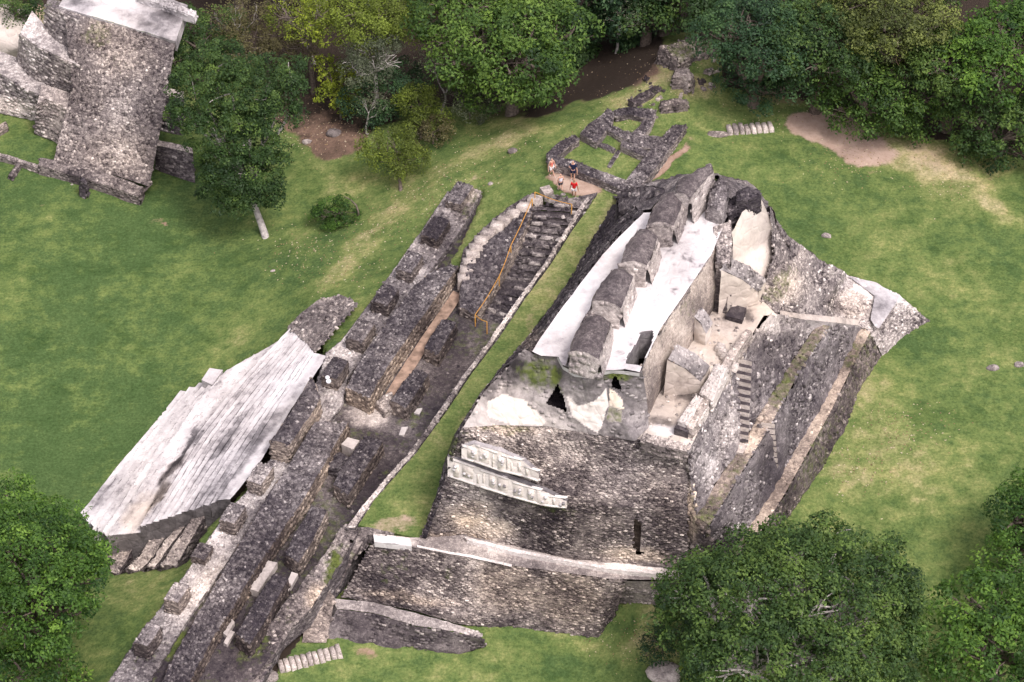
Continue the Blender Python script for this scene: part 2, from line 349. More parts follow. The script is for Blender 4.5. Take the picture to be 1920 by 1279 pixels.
def ground_mat():
    m, n = newmat('ground cover'); L = n.links
    geo = nd(n, 'ShaderNodeNewGeometry'); at = nd(n, 'ShaderNodeAttribute', attribute_name='tone')
    sp = nd(n, 'ShaderNodeSeparateColor'); L.new(at.outputs['Color'], sp.inputs[0])
    def N(s, d=6, r=.6, vec=None):
        t = nd(n, 'ShaderNodeTexNoise'); t.inputs['Scale'].default_value = s; t.inputs['Detail'].default_value = d; t.inputs['Roughness'].default_value = r; L.new(vec or geo.outputs['Position'], t.inputs['Vector']); return t.outputs[0]
    a = N(.12, 5); b_ = N(.9, 6, .7); c_ = N(5.0, 6, .75)
    mp = nd(n, 'ShaderNodeMapping'); mp.inputs['Rotation'].default_value = (0, 0, math.radians(-58)); mp.inputs['Scale'].default_value = (.4, 1.4, 1); L.new(geo.outputs['Position'], mp.inputs['Vector'])
    st = N(1.3, 7, .7, mp.outputs[0])
    dry = math_(n, 'MULTIPLY_ADD', b_, 1.25, math_(n, 'MULTIPLY_ADD', st, .45, math_(n, 'MULTIPLY_ADD', a, .7, math_(n, 'SUBTRACT', sp.outputs[0], 1.22))))
    g = ramp(n, [(.05, (.058, .100, .032)), (.32, (.105, .150, .045)), (.55, (.17, .20, .07)), (.78, (.28, .265, .125)), (1, (.40, .35, .2))], dry)
    fine = ramp(n, [(.3, (.5, .55, .45)), (.5, (1, 1, 1)), (.7, (1.55, 1.45, 1.5))], c_)
    d_ = N(.33, 7, .68); fine2 = ramp(n, [(.34, (.74, .8, .74)), (.5, (1, 1, 1)), (.66, (1.22, 1.14, 1.15))], d_); fine = nd(n, 'ShaderNodeMix', data_type='RGBA', blend_type='MULTIPLY'); fine.inputs[0].default_value = 1.0; L.new(ramp(n, [(.3, (.5, .55, .45)), (.5, (1, 1, 1)), (.7, (1.55, 1.45, 1.5))], c_).outputs[0], fine.inputs[6]); L.new(fine2.outputs[0], fine.inputs[7])
    gc = mix(n, 1.0, g.outputs[0], fine.outputs[2], 'MULTIPLY')
    dirt = ramp(n, [(.2, (.035, .026, .02)), (.5, (.25, .165, .12)), (.8, (.45, .34, .27))], math_(n, 'MULTIPLY_ADD', sp.outputs[2], .6, math_(n, 'MULTIPLY_ADD', b_, .55, math_(n, 'MULTIPLY_ADD', c_, .3, -.3))))
    dm = nd(n, 'ShaderNodeMapRange'); dm.inputs[1].default_value = .42; dm.inputs[2].default_value = .62
    L.new(math_(n, 'MULTIPLY_ADD', b_, .5, math_(n, 'MULTIPLY_ADD', c_, .3, math_(n, 'SUBTRACT', sp.outputs[1], .4))), dm.inputs[0])
    col = mix(n, dm.outputs[0], gc, dirt.outputs[0])
    b = nd(n, 'ShaderNodeBsdfPrincipled'); b.inputs['Roughness'].default_value = .95; b.inputs['Specular IOR Level'].default_value = .1; L.new(col, b.inputs['Base Color'])
    bp = nd(n, 'ShaderNodeBump'); bp.inputs['Strength'].default_value = .7; bp.inputs['Distance'].default_value = .12; L.new(math_(n, 'ADD', math_(n, 'MULTIPLY', b_, 2.0), c_), bp.inputs['Height']); L.new(bp.outputs[0], b.inputs['Normal'])
    o = nd(n, 'ShaderNodeOutputMaterial'); L.new(b.outputs[0], o.inputs[0]); return m
M_ground = ground_mat()
# ------------------------------------------------------------ terrain: heights surveyed at photo points, one sheet to the horizon
CP = [(-60,300,-3),(0,340,-3),(50,500,-3),(0,800,-3),(200,700,-3),(350,560,-3),(300,400,-3),(180,360,-3),(450,460,-2.8),(380,620,-2.8),(0,1279,-3),(60,1000,-3),(140,1000,-3),
 (500,560,-1.8),(430,690,-2.2),(480,640,-1.4),(600,545,.3),(560,480,-1),(640,420,-1.2),(690,500,.8),(740,430,.9),(790,380,1.7),(840,330,2.4),(660,560,1.6),(640,620,2.0),(720,520,2.1),(610,650,1.9),
 (330,730,-3),(150,965,-3),(240,850,-3),(540,605,-1.2),(170,1000,-3),(210,1070,-2.8),(330,1062,-1),(400,950,1.5),(360,1010,.8),(300,1110,.2),(250,1180,.0),(200,1279,.4),(150,1200,-1.5),(100,1279,-2.5),
 (620,230,-1),(700,250,-.3),(760,350,.3),(560,300,-2),(850,260,.6),(900,220,.3),(1000,180,.6),(930,290,3.0),(1000,240,3.8),(1060,220,4.2),(1100,160,2),(1150,180,4.5),(1230,160,5.6),(1230,90,4.5),(1290,120,6.5),(1330,70,6.6),(1200,60,2),
 (1030,320,4.8),(1060,350,5),(1100,340,5),(1150,280,5),(1220,250,5),(1100,260,5),(1180,220,5.2),(1250,330,5),(1280,280,5),(1300,200,5.2),(960,330,3.9),(930,390,3.4),(880,440,2.6),(845,490,2.3),(900,350,2.9),
 (1380,200,5),(1400,250,4.6),(1350,320,4.5),(1500,230,4.4),(1600,300,4.2),(1500,400,4),(1700,400,3.9),(1900,360,4),(1900,600,3.5),(1740,604,3.4),(1650,670,3.4),(1600,740,3.4),(1560,870,3.3),(1490,955,3.2),(1700,900,3.2),(1900,900,3.0),
 (1430,1010,3.0),(1500,1150,1.6),(1280,1110,3.2),(1200,1112,3.1),(1170,1160,1.2),(1115,1195,.0),(1000,1200,0),(900,1240,0),(1200,1230,0),(1000,1279,-.3),(1300,1279,-.2),(700,1235,0),(640,1225,.2),(600,1205,.3),(560,1180,.6),(520,1260,.3),(540,1210,.4),(600,1279,0),(1700,1200,1.5),(1900,1200,1.8),
 (1500,100,4.5),(1700,100,4.5),(1900,100,4.5),(1500,-150,3),(1900,-150,3),(1100,0,0),(1000,-150,-2),(900,60,-1.5),(700,60,-2.5),(500,60,-3),(500,-200,-3),(0,0,-3),(0,-250,-3),(450,200,-3),(350,300,-3),
 (2300,300,3.5),(2300,900,2.5),(2300,1400,1),(1500,1600,-1),(900,1600,-1),(300,1600,-2),(-300,1600,-3),(-400,900,-3),(-400,200,-3),(1000,-500,-3),(2200,-400,2)]
cpw = PL(CP)
def _rbf(c, v):
    D = np.linalg.norm(c[:, None]-c[None], axis=2); n = len(c)
    A = np.zeros((n+1, n+1)); A[:n, :n] = -D; A[:n, n] = 1; A[n, :n] = 1
    A[:n, :n] -= np.eye(n)*.15
    return np.linalg.solve(A, np.append(v, 0))
CX = cpw[:, :2]; RW = _rbf(CX, cpw[:, 2])
def TH0(xy):
    xy = np.asarray(xy, float).reshape(-1, 2); out = np.zeros(len(xy))
    for i in range(0, len(xy), 20000):
        q = xy[i:i+20000]; D = np.sqrt(((q[:, None]-CX[None])**2).sum(2)+.5)
        out[i:i+20000] = -D@RW[:-1]+RW[-1]
    return np.clip(out, -3.2, 7)
# sunken area between the walls, and the ground under the big temple, cut lower
CARVE = [([(868,385,2.7),(800,470,2.6),(720,585,2.5),(640,690,2.5),(545,835,2.5),(480,930,2.5),(400,1050,2.4),(300,1200,2.3),(240,1300,2.2),(470,1300,1.7),(590,1110,3.2),(662,985,4.9),(775,845,5),(932,628,5),(1042,465,5),(1104,376,5),(1015,368,5),(985,378,4.9),(925,418,4.2),(880,455,3.6),(858,505,3.0),(832,505,2.6),(870,442,2.7),(908,362,2.9),(884,352,2.9)], 2.0),
         ([(800,1000,5),(840,880,5),(940,700,5),(1060,550,5),(1150,392,5),(1230,365,5),(1400,450,4),(1560,560,4),(1680,600,4),(1600,700,3.6),(1440,960,3.6),(1330,1050,3.6),(1150,1092,4.2),(1100,1150,2),(760,1080,3),(700,1015,5)], 1.8),
         ([(1128,372,5),(1075,440,5),(985,570,5),(885,710,5),(780,860,5),(710,950,5),(790,1000,5),(830,930,5),(858,825,5),(945,690,5),(1068,535,5),(1160,378,5)], 3.8),
         ([(150,966,-3),(222,877,-3),(292,797,-3),(337,738,-3),(425,699,-2.3),(500,650,-1.2),(548,616,.2),(600,640,1.8),(612,664,2.4),(545,768,2.4),(492,858,2.4),(420,945,2.2),(392,985,1.2),(352,1058,-.3),(300,1068,-1.3),(212,1078,-2.8),(185,1050,-3)], -3.08)]
CARW = [([tuple(q[:2]) for q in PL(c)], zz) for c, zz in CARVE]
def TH(xy):
    xy = np.asarray(xy, float).reshape(-1, 2); h = TH0(xy)
    p = np.column_stack([xy, h])
    h = h+.10*fbm(np.column_stack([xy, 0*h]), .12, 3, 4)+.03*vn(np.column_stack([xy, 0*h]), .9, 8)
    for poly, zz in CARW:
        m = inpoly(xy[:, 0], xy[:, 1], poly); h = np.where(m, np.minimum(h, zz), h)
    return h
def ground_z(px, py, z=0):
    for _ in range(6): q = P(px, py, z); z = float(TH(q[None, :2])[0])
    return z
def G_(px, py, dz=0):
    z = ground_z(px, py); return P(px, py, z)+np.array([0, 0, dz])
# photo-located patches of bare earth, painted shade in the hollow, dry and lush grass (x,y,rx,ry,deg, dryness, dirt, earth brightness)
GP = [(160,620,380,340,0,-.24,0,0),(1650,650,300,300,0,.06,0,0),(1575,258,88,34,18,.1,.8,.75),(1530,238,60,24,10,.0,.6,.7),(1680,290,130,30,14,.4,.24,.35),(1450,190,95,16,0,.2,.5,.1),(1780,300,120,40,15,.4,.15,.25),(1800,350,120,40,30,.35,.1,0),(1640,320,20,8,0,0,.4,.1),(1880,400,60,20,40,.5,.2,.2),
 (1255,310,62,8,-52,0,.75,.45),(1085,345,60,15,15,0,1.0,.6),(1055,340,16,12,0,0,.8,.5),
 (1120,150,120,30,-28,.1,.8,-.35),(1000,195,120,22,-18,.2,.5,-.35),(1180,100,60,60,-30,0,.8,-.5),(600,230,85,50,15,.2,.85,.05),(560,180,90,45,0,0,.6,-.3),(640,270,60,25,-35,.3,.6,0),(560,440,30,16,-20,.3,.4,.1),(700,215,60,25,0,0,.6,-.4),  # hollow beyond the ridge: tree shade painted in as darker earth
 (660,480,75,22,-40,.35,.05,.1),(620,520,60,18,-38,.3,0,0),(720,410,80,20,-35,.4,.12,.1),(650,350,60,25,-20,.25,.1,0),(780,330,60,18,-30,.3,.12,0),(900,290,90,16,-25,.3,.05,0),(950,260,90,14,-18,.35,.15,.2),(1000,215,70,14,-20,.3,.1,.1),
 (1230,130,45,28,-40,.5,.25,.2),(1180,190,50,16,-20,.5,.15,.2),(1300,160,50,22,0,.5,.3,.1),(1320,90,50,30,0,.4,.3,.0),(870,370,40,10,-55,.3,.3,.3),(910,330,25,8,-40,.2,.4,.4),(870,430,35,5,-58,.2,.4,.1),
 (300,420,22,8,0,.1,.45,.2),(75,380,12,4,0,.1,.5,.3),(320,425,10,5,0,.1,.5,.3),(340,500,60,30,0,.15,0,0),(180,400,100,30,0,.1,0,0),
 (450,610,90,40,-40,.28,0,0),(420,660,70,20,-40,.2,0,0),(240,540,60,30,0,.18,0,0),(60,420,70,35,0,.15,0,0),(300,620,50,40,0,-.1,0,0),(80,640,120,60,0,-.15,0,0),(150,520,80,40,0,-.1,0,0),(250,800,70,90,-35,-.14,0,0),(100,850,60,60,0,-.1,0,0),
 (1640,460,90,60,20,.12,0,0),(1420,430,90,40,10,-.12,0,0),(1600,380,120,40,0,.0,0,0),(1800,520,80,60,0,.2,.0,0),(1720,640,40,30,0,-.2,0,0),(1860,690,60,30,0,.15,.05,.1),(1650,780,70,60,0,.3,.12,.2),(1700,860,70,50,0,.28,.08,.2),(1600,900,60,30,0,.3,.1,.2),(1560,860,30,40,0,.1,0,0),(1640,720,40,25,0,.25,.1,.2),(1780,900,90,60,0,.15,0,0),(1780,740,60,60,0,.08,0,0),
 (1545,442,14,10,0,0,.4,.4),(1210,1160,25,60,15,.5,.05,.2),(1170,1220,60,25,0,.3,.05,.1),(1080,1200,60,14,6,.35,.15,.2),(1000,1240,130,20,10,.1,0,0),(700,1225,60,10,5,.25,.25,.2),(680,1235,25,12,0,.1,.45,.2),(620,1255,60,14,0,.2,0,0),(1050,1260,120,25,0,-.15,0,0),(880,1270,80,18,0,.25,0,0),(1250,1235,40,30,0,.4,.1,.1),
 (250,1090,60,30,-35,.12,0,0),(280,1050,60,16,-30,.2,0,0),(230,1150,60,20,-50,.0,.05,0),(170,1230,50,20,-50,.25,0,0),(220,1215,50,4,-62,0,.4,-.3),
 (1900,1000,60,40,0,.1,0,0),(30,100,40,60,10,0,.6,.5),(60,60,30,60,0,0,.6,.6)]
def ground_tone(base=.32):
    def f(p):
        x, y = proj(p); wx = x+fbm(p, .35, 4, 3)*26; wy = y+fbm(p, .35, 4, 9)*20
        R = base+.16*fbm(p, .06, 3, 5)+.12*fbm(p, .2, 3, 6); G = 0*R; B = .35+0*R
        for b in GP:
            k = ell(wx, wy, b); R = R+b[5]*k*.7; G = G+b[6]*k; B = B+b[7]*k
        for poly, zz in CARW[:2]+CARW[3:]:
            m = inpoly(p[..., 0], p[..., 1], poly) & (p[..., 2] < zz+.3); G = np.where(m, .8, G); B = np.where(m, -.1, B)
        # forest floor; shade under the trees is put into its dark earth colour
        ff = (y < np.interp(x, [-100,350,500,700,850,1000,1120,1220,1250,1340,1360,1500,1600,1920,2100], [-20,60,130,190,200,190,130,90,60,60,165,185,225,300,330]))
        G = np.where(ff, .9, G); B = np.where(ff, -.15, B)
        return np.clip(np.stack([R, G, B], -1), 0, 1)
    return f
def axis(lo, hi, st, far):
    a = list(np.arange(lo, hi, st)); s = st; x = lo; pre = []
    while x > -far: s *= 1.25; x -= s; pre.append(x)
    x = a[-1]; s = st; post = []
    while x < far: s *= 1.25; x += s; post.append(x)
    return np.array(pre[::-1]+a+post)
ax_ = axis(-50, 50, .27, 1500); ay_ = axis(-40, 62, .27, 1500)
X, Y = np.meshgrid(ax_, ay_); xy = np.column_stack([X.ravel(), Y.ravel()])
H = TH(xy); pts = np.column_stack([xy, H]); tn = ground_tone()(pts)
far = (np.abs(xy[:, 0]) > 70) | (xy[:, 1] > 90) | (xy[:, 1] < -70)
tn[far] = (.35, 0, .3)
mb = MB(); mb.add(pts, gridfaces(*X.shape), tn)
o = mb.build('lawn', M_ground, smooth=True); tag(o, kind='structure')

# ------------------------------------------------------------ the big stepped temple
T_ = empty('stepped_temple', P(1100, 900, 2.6))
tag(T_, 'large stepped stone temple with white roof, roof comb and terraced flanks, tallest ruin', 'temple')
rubS = toner(.42, .05, .35, .62, blobs=[(900,990,60,20,10,.3,0,.4),(880,960,40,20,0,.25,0,.4),(1120,840,60,30,0,.1,0,0),(1000,870,60,50,0,-.05,.1,0),(740,1060,40,50,0,-.05,.3,0),(830,1060,30,40,0,-.15,.2,0),(950,1100,60,50,0,.12,0,.3),(1070,1120,60,60,0,.1,0,.3),(760,1120,90,12,8,.2,0,.4),(860,1010,60,10,5,.15,0,.5),
  (880,700,40,60,-30,-.3,0,-.1),(850,810,30,50,-40,-.2,.35,0),(960,920,80,10,20,-.1,.5,0),(1060,960,60,10,10,-.1,.35,0),(1200,1040,70,14,5,.25,0,.4),(1250,980,25,60,0,-.1,0,.1),(1100,950,140,60,5,-.05,0,0),(1240,900,40,60,0,-.02,0,.1),(1130,790,25,20,0,.1,.4,.2),(940,800,60,12,10,.1,.45,.4)])
b0 = MB(); R1 = [[(640,1120,1.5),(700,1130,1.5),(780,1146,1.3),(860,1170,.7),(960,1182,0),(1060,1190,0),(1118,1196,0),(1150,1160,.8)],
      [(702,1010,5),(745,1018,5),(800,1030,5),(880,1046,5),(970,1060,5),(1060,1074,5),(1150,1088,5),(1172,1088,5)]]
loft(b0, R1, rubS, .3, .16, 1.0); stones(b0, R1, rubS, .36, .13, .12, .9, .55, lightp=.13)
# west edge of the lower face, and the little stepped lower left
R1b = [[(560,1195,.4),(575,1130,.8),(600,1060,1.6),(640,990,3)],[(608,1195,.4),(625,1125,1.5),(655,1060,3.2),(700,1008,5)]]
loft(b0, R1b, rubS, .3, .25, .8); stones(b0, R1b, rubS, .4, .3, .14, .6, .6)
o = b0.build('lower_face', M_rub, T_)
b0 = MB(); led = toner(.62, 0, .2, .3); dk = toner(.3, .1, .2, .3)
Lt = [[(622,1122,1.75),(700,1130,1.75),(780,1150,1.75),(850,1170,1.75),(898,1184,1.6)],[(632,1142,1.7),(700,1150,1.7),(780,1174,1.7),(850,1184,1.7),(905,1196,1.5)]]
loft(b0, Lt, led, .2, .16, 1.2); stones(b0, Lt, led, .3, .25, .08, .25, .5, rubble=True)
Lf = [[(600,1203,.1),(700,1212,.1),(790,1222,0),(860,1226,0),(912,1212,.4)],Lt[1]]
loft(b0, Lf, dk, .22, .3, .9); stones(b0, Lf, dk, .4, .22, .1, .7, .5)
Lw = [[(598,1203,.1),(612,1120,.1)],[(632,1142,1.7),(622,1122,1.7)]]; loft(b0, Lw, dk, .3, .1, 1)
b0.build('lower_terrace', M_fine, T_)
# first ledge with its cement edge
b0 = MB(); led1 = toner(.52, .05, .25, .35, blobs=[(740,1005,45,14,5,.35,0,0),(1000,1040,120,12,8,.15,0,0),(1220,1068,80,12,5,.35,0,0),(1150,1062,60,10,5,.25,0,0)])
Le = [[(700,1000,5.1),(770,1008,5.1),(800,1008,5.15),(872,1000,5.2),(970,1022,5.2),(1060,1044,5.2),(1150,1052,5.2),(1288,1066,5.2)],
      [(702,1012,5.05),(745,1020,5.05),(800,1032,5.05),(880,1048,5.05),(970,1062,5.05),(1060,1074,5.05),(1150,1086,5.05),(1290,1088,5.05)]]
loft(b0, Le, led1, .25, .06, 1.4)
rim = toner(.85, 0, .1, .25)
Rm = [[(870,1006,5.42),(970,1030,5.42),(1060,1048,5.42),(1150,1064,5.42),(1285,1076,5.42)],[(875,1012,5.42),(970,1037,5.42),(1060,1053,5.42),(1150,1069,5.42),(1287,1082,5.42)]]
loft(b0, Rm, rim, .25, .05, 2.); loft(b0, [Rm[1], [(x, y+7, 5.1) for x, y, z in Rm[1]]], rim, .25, .03, 2.)
Rl = [[(782,1022,5.2),(840,1034,5.2),(880,1040,5.2),(960,1058,5.2)],[(782,1026,5.2),(840,1038,5.2),(880,1045,5.2),(960,1063,5.2)]]
loft(b0, Rl, rim, .2, .03, 2)
Lx = [[(1150,1096,4.3),(1210,1106,4.1),(1275,1112,3.9)],[(1150,1088,5.05),(1210,1090,5.05),(1290,1089,5.05)]]
loft(b0, Lx, led1, .25, .06, 1.4); Ly = [[(1150,1130,1.6),(1215,1138,2.2),(1290,1140,2.4)], Lx[0]]; loft(b0, Ly, led1, .3, .15, 1); stones(b0, Ly, led1, .3, .14, .1, .7, .5)
b0.build('ledge', M_fine, T_)
# main south face
b0 = MB()
hole2 = [(1188,975),(1198,972),(1205,985),(1204,1040),(1190,1042),(1186,1000)]
R2 = [[(790,1008,5.1),(872,1002,5.2),(970,1024,5.2),(1060,1046,5.2),(1150,1054,5.2),(1288,1068,5.2)],
      [(838,893,9.9),(900,910,10),(985,932,10),(1065,944,10),(1160,950,10),(1288,950,10)]]
loft(b0, R2, rubS, .3, .16, 1.0, holes=[hole2]); stones(b0, R2, rubS, .36, .13, .11, .9, .55, holes=[hole2], lightp=.13)
R3 = [R2[1], [(852,838,12.4),(905,828,12.8),(985,830,13),(1065,850,12.6),(1170,870,12.4),(1290,880,12.2)], [(868,800,13.6),(935,795,14.1),(1025,797,14.3),(1110,812,14.3),(1190,824,14.3),(1292,838,14.05)]]
loft(b0, R3, rubS, .3, .18, 1.0); stones(b0, R3, rubS, .32, .13, .12, .9, .6, lightp=.15)
b0.build('south_face', M_rub, T_)
# recess behind the slot in the south face
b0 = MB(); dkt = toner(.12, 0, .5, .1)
sl = PL([(1184,970,8.5),(1208,970,8.5),(1208,1048,5.3),(1184,1048,5.3)]); inn = sl+np.array([0, .7, 0])
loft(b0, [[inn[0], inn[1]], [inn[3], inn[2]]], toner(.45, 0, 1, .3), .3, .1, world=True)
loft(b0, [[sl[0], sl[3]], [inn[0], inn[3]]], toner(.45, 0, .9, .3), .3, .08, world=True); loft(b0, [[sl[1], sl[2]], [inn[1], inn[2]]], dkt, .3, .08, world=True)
b0.build('drain_slot', M_rub, T_)
# south-east corner mass and the right flank in three tiers
ef = toner(.40, .12, .35, .36, blobs=[(1330,940,40,60,-20,.12,.25,.5),(1290,970,20,40,0,.3,0,.6),(1370,860,20,30,0,0,.5,.3)])
sl1 = toner(.42, .06, .08, .5, blobs=[(1480,690,60,30,-60,.05,0,0),(1440,600,60,25,20,.22,0,0),(1390,610,40,40,0,.2,0,.3)])
sl2 = toner(.37, .05, .05, .42, blobs=[(1560,620,40,20,-50,.1,0,0)])
b0 = MB()
pth1o = [(1330,985,9.3),(1378,905,9.5),(1428,825,9.5),(1465,760,9.5),(1503,690,9.5),(1556,612,9.5)]
pth1i = [(1305,968,9.3),(1354,888,9.5),(1404,812,9.5),(1441,748,9.5),(1482,682,9.5),(1534,606,9.5)]
pth2o = [(1370,1078,5.4),(1430,992,5.5),(1472,925,5.5),(1514,850,5.5),(1556,775,5.5),(1592,700,5.5),(1632,622,5.6)]
pth2i = [(1345,1072,5.4),(1406,986,5.5),(1448,917,5.5),(1490,845,5.5),(1531,775,5.5),(1572,698,5.5),(1612,614,5.6)]
e14 = [(1290,842,14.1),(1313,802,14.1),(1340,745,14.1),(1370,690,14.1),(1404,640,14.1),(1444,586,14.0)]
Rt = [pth1i, e14]; loft(b0, Rt, sl1, .25, .3, .8); stones(b0, Rt, sl1, .6, .45, .22, .16, .5, rubble=True); stones(b0, Rt, sl1, .3, .22, .09, .7, .6, rubble=True, lightp=.1)
b0.build('upper_tier', M_fine, T_)
b0 = MB(); lo2 = [pth2i[0]]+pth2i[1:]; hi2 = [(1290,1060,5.5),(1330,985,9.3)]+pth1o[1:]
Rt = [lo2, hi2]; loft(b0, Rt, sl2, .25, .28, .8); stones(b0, Rt, sl2, .55, .4, .2, .12, .5, rubble=True); stones(b0, Rt, sl2, .28, .2, .08, .7, .5, rubble=True, lightp=.08)
b0.build('middle_tier', M_fine, T_)
b0 = MB(); low = toner(.33, .35, .5, .3)
bt = [(1395,1090,3.0),(1452,1010,3.2),(1497,942,3.3),(1545,870,3.35),(1588,795,3.4),(1612,728,3.4),(1652,668,3.4)]
Rt = [bt, pth2o]; loft(b0, Rt, low, .3, .2, .9); stones(b0, Rt, low, .35, .25, .12, .55, .5, rubble=True)
b0.build('lower_tier', M_rub, T_)
b0 = MB(); pt = toner(.62, .12, .9, .3, blobs=[(1580,660,30,60,-60,-.25,.3,0)]); loft(b0, [pth2i, pth2o], pt, .25, .05, 1.5)
pt1 = toner(.45, .42, .8, .3, blobs=[(1430,790,30,20,-50,.2,-.3,0),(1405,830,20,20,0,.3,-.4,0)]); loft(b0, [pth1i, pth1o], pt1, .25, .06, 1.5)
stones(b0, [pth1i, pth1o], pt1, .4, .3, .12, .35, .5, rubble=True); stones(b0, [pth2i, pth2o], pt, .3, .3, .08, .18, .5, rubble=True)
b0.build('ledge_path', M_fine, T_)
# south-east corner between the south face and the tiers
b0 = MB(); Rc = [[(1287,1068,5.3),(1345,1070,5.4)],[(1288,1000,7.4),(1318,1000,8.6)],[(1289,950,9.9),(1305,966,9.4)],[(1290,880,12.2),(1296,890,12)],[(1291,838,14.05),(1292,842,14.1)]]
loft(b0, Rc, ef, .3, .3, .8); stones(b0, Rc, ef, .5, .35, .18, .7, .7, rubble=True, lightp=.2)
Rc2 = [[(1292,1068,5.3),(1345,1072,5.4)],[(1305,968,9.3),(1330,985,9.3)]]; loft(b0, Rc2, ef, .3, .3, .8); stones(b0, Rc2, ef, .5, .35, .2, .7, .7, rubble=True, lightp=.2)
b0.build('corner_mass', M_rub, T_)
# north-east shoulder
b0 = MB(); ne = toner(.58, .03, .2, .42, blobs=[(1480,470,30,20,0,-.1,0,0),(1470,540,40,25,0,.25,0,.2),(1500,500,40,20,-60,.12,0,.1),(1455,540,20,50,40,-.05,.55,.1),(1600,570,40,30,0,.1,0,.3),(1650,550,50,20,20,.25,0,-.2),(1560,575,25,18,0,-.15,0,0)])
A_ = [(1440,388,17.6),(1476,442,14.6),(1535,485,11.5),(1580,508,9.6),(1587,516,6.8),(1685,553,5.9),(1743,602,3.4)]
C_ = [(1424,575,13.9),(1452,586,13),(1500,593,11),(1543,598,9.5),(1552,601,6.7),(1624,616,5.7),(1700,626,3.4)]
M__ = [(1450,478,15.4),(1480,508,13.9),(1522,530,11.6),(1562,548,9.6),(1569,552,6.8),(1655,580,5.8),(1722,612,3.4)]
loft(b0, [C_, M__, A_], ne, .3, .2, .9); stones(b0, [C_, M__, A_], ne, .28, .22, .12, .7, .7, rubble=True, lightp=.2)
Bk = [(1428,420,3),(1468,470,3),(1525,510,3),(1570,530,3),(1577,535,3),(1678,565,3.0),(1738,606,3.0)]
loft(b0, [A_, Bk], ne, .4, .2, .9, away=P(1450, 560, 6))
Cf = [[(1700,626,3.4),(1655,668,3.4)],[(1624,616,5.7),(1632,622,5.6)]]; loft(b0, Cf, ne, .3, .15, 1); stones(b0, Cf, ne, .3, .3, .1, .5, .6, rubble=True)
b0.build('north_east_shoulder', M_rub, T_)
b0 = MB(); pv = toner(.33, 0, .05, .6); sh = [[(1590,518,6.95),(1640,530,6.4),(1688,554,6.0)],[(1640,555,6.4),(1662,570,6.2),(1680,568,6.1)],[(1632,600,6.1),(1640,612,5.95),(1648,616,5.9)]]
loft(b0, sh, pv, .2, .12, 1.2)
hp = [[(1462,583,13.1),(1500,588,11.3),(1545,592,9.9),(1612,600,6.3)],[(1462,591,13.1),(1500,598,11.3),(1545,603,9.9),(1608,610,6.3)]]; loft(b0, hp, toner(.52, 0.05, .6, .4), .3, .09, 1.5)
hpl = [(x, y, z) for x, y, z in hp[1]]; loft(b0, [[(x, y+24, z-1.5) for x, y, z in hpl], hpl], toner(.42, 0.05, .3, .4), .25, .08)
b0.build('corner_landing', M_plaster, T_)
# west flank
b0 = MB(); wf = toner(.24, .16, .1, .4, blobs=[(1000,640,30,20,0,.2,0,.5),(840,830,20,40,0,0,.5,0),(1090,450,20,60,-60,.05,0,0),(880,760,20,10,0,.2,.2,0)])
Wb = [(795,1004,5.1),(824,925,5.0),(834,880,5.0),(852,825,5.0),(897,758,5.0),(937,698,5.0),(990,635,5.0),(1060,545,4.9),(1110,455,4.9),(1152,383,4.9)]
Wt = [(796,1008,5.3),(840,893,9.9),(849,845,12.3),(868,800,13.6),(908,735,15.5),(950,690,17.2),(997,657,18.7),(1045,590,18.8),(1130,475,18.8),(1206,398,18.8)]
Wm = [(793,1004,5.2),(828,918,7.8),(836,870,8.2),(848,815,9.6),(898,735,11.2),(930,672,13.2),(992,640,12.5),(1062,535,12.4),(1112,445,12.6),(1165,372,12.4)]
loft(b0, [Wb, Wt], wf, .25, .3, .9); stones(b0, [Wb, Wt], wf, .4, .3, .18, .8, .5, rubble=True, lightp=.04)
b0.build('west_flank', M_rub, T_)
# north end
b0 = MB(); nn = toner(.32, .08, .15, .45)
loft(b0, [[(1206,398,18.8),(1255,372,18.8),(1300,330,18.8),(1345,330,18.8),(1375,390,18.8),(1436,398,15.5)],[(1150,370,4.9),(1215,345,4.9),(1260,335,4.9),(1330,330,4.9),(1400,340,4.9),(1440,380,5)]], nn, .3, .35, .9, away=P(1150, 700, 10))
Nw = [[(1160,352),(1205,352),(1258,356)],[(1160,395),(1205,388),(1250,380)]]
strip_wall(b0, Nw[0], Nw[1], [13,14.5,16], [4.8,4.8,4.8], nn, top_amp=.5, rub=.45, amp=.3)
b0.build('north_wall', M_rub, T_)
# rooms level (floor at 14 m) and temple walls
roofR = [(1198,697,18.8),(1240,617,18.8),(1290,545,18.8),(1330,482,18.8),(1352,432,18.8)]
wallB = [(1209,790,14.15),(1253,706,14.15),(1303,634,14.15),(1344,570,14.15),(1372,524,14.15)]
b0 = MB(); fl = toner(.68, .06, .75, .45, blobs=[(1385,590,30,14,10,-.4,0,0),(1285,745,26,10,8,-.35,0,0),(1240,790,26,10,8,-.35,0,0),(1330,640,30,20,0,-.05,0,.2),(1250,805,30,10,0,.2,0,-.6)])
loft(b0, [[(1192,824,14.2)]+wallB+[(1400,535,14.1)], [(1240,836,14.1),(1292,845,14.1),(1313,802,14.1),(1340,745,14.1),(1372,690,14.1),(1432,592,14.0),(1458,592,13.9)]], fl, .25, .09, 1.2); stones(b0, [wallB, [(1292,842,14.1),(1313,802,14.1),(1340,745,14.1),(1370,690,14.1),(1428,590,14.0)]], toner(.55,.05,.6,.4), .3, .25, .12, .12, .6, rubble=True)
b0.build('room_floor', M_plaster, T_)
b0 = MB(); ew = toner(.66, .06, .6, .4, blobs=[(1300,590,30,40,-55,-.2,.3,0),(1255,640,16,50,-60,-.1,.1,0),(1345,520,16,30,0,-.1,.3,0),(1200,800,12,60,0,.25,0,0)])
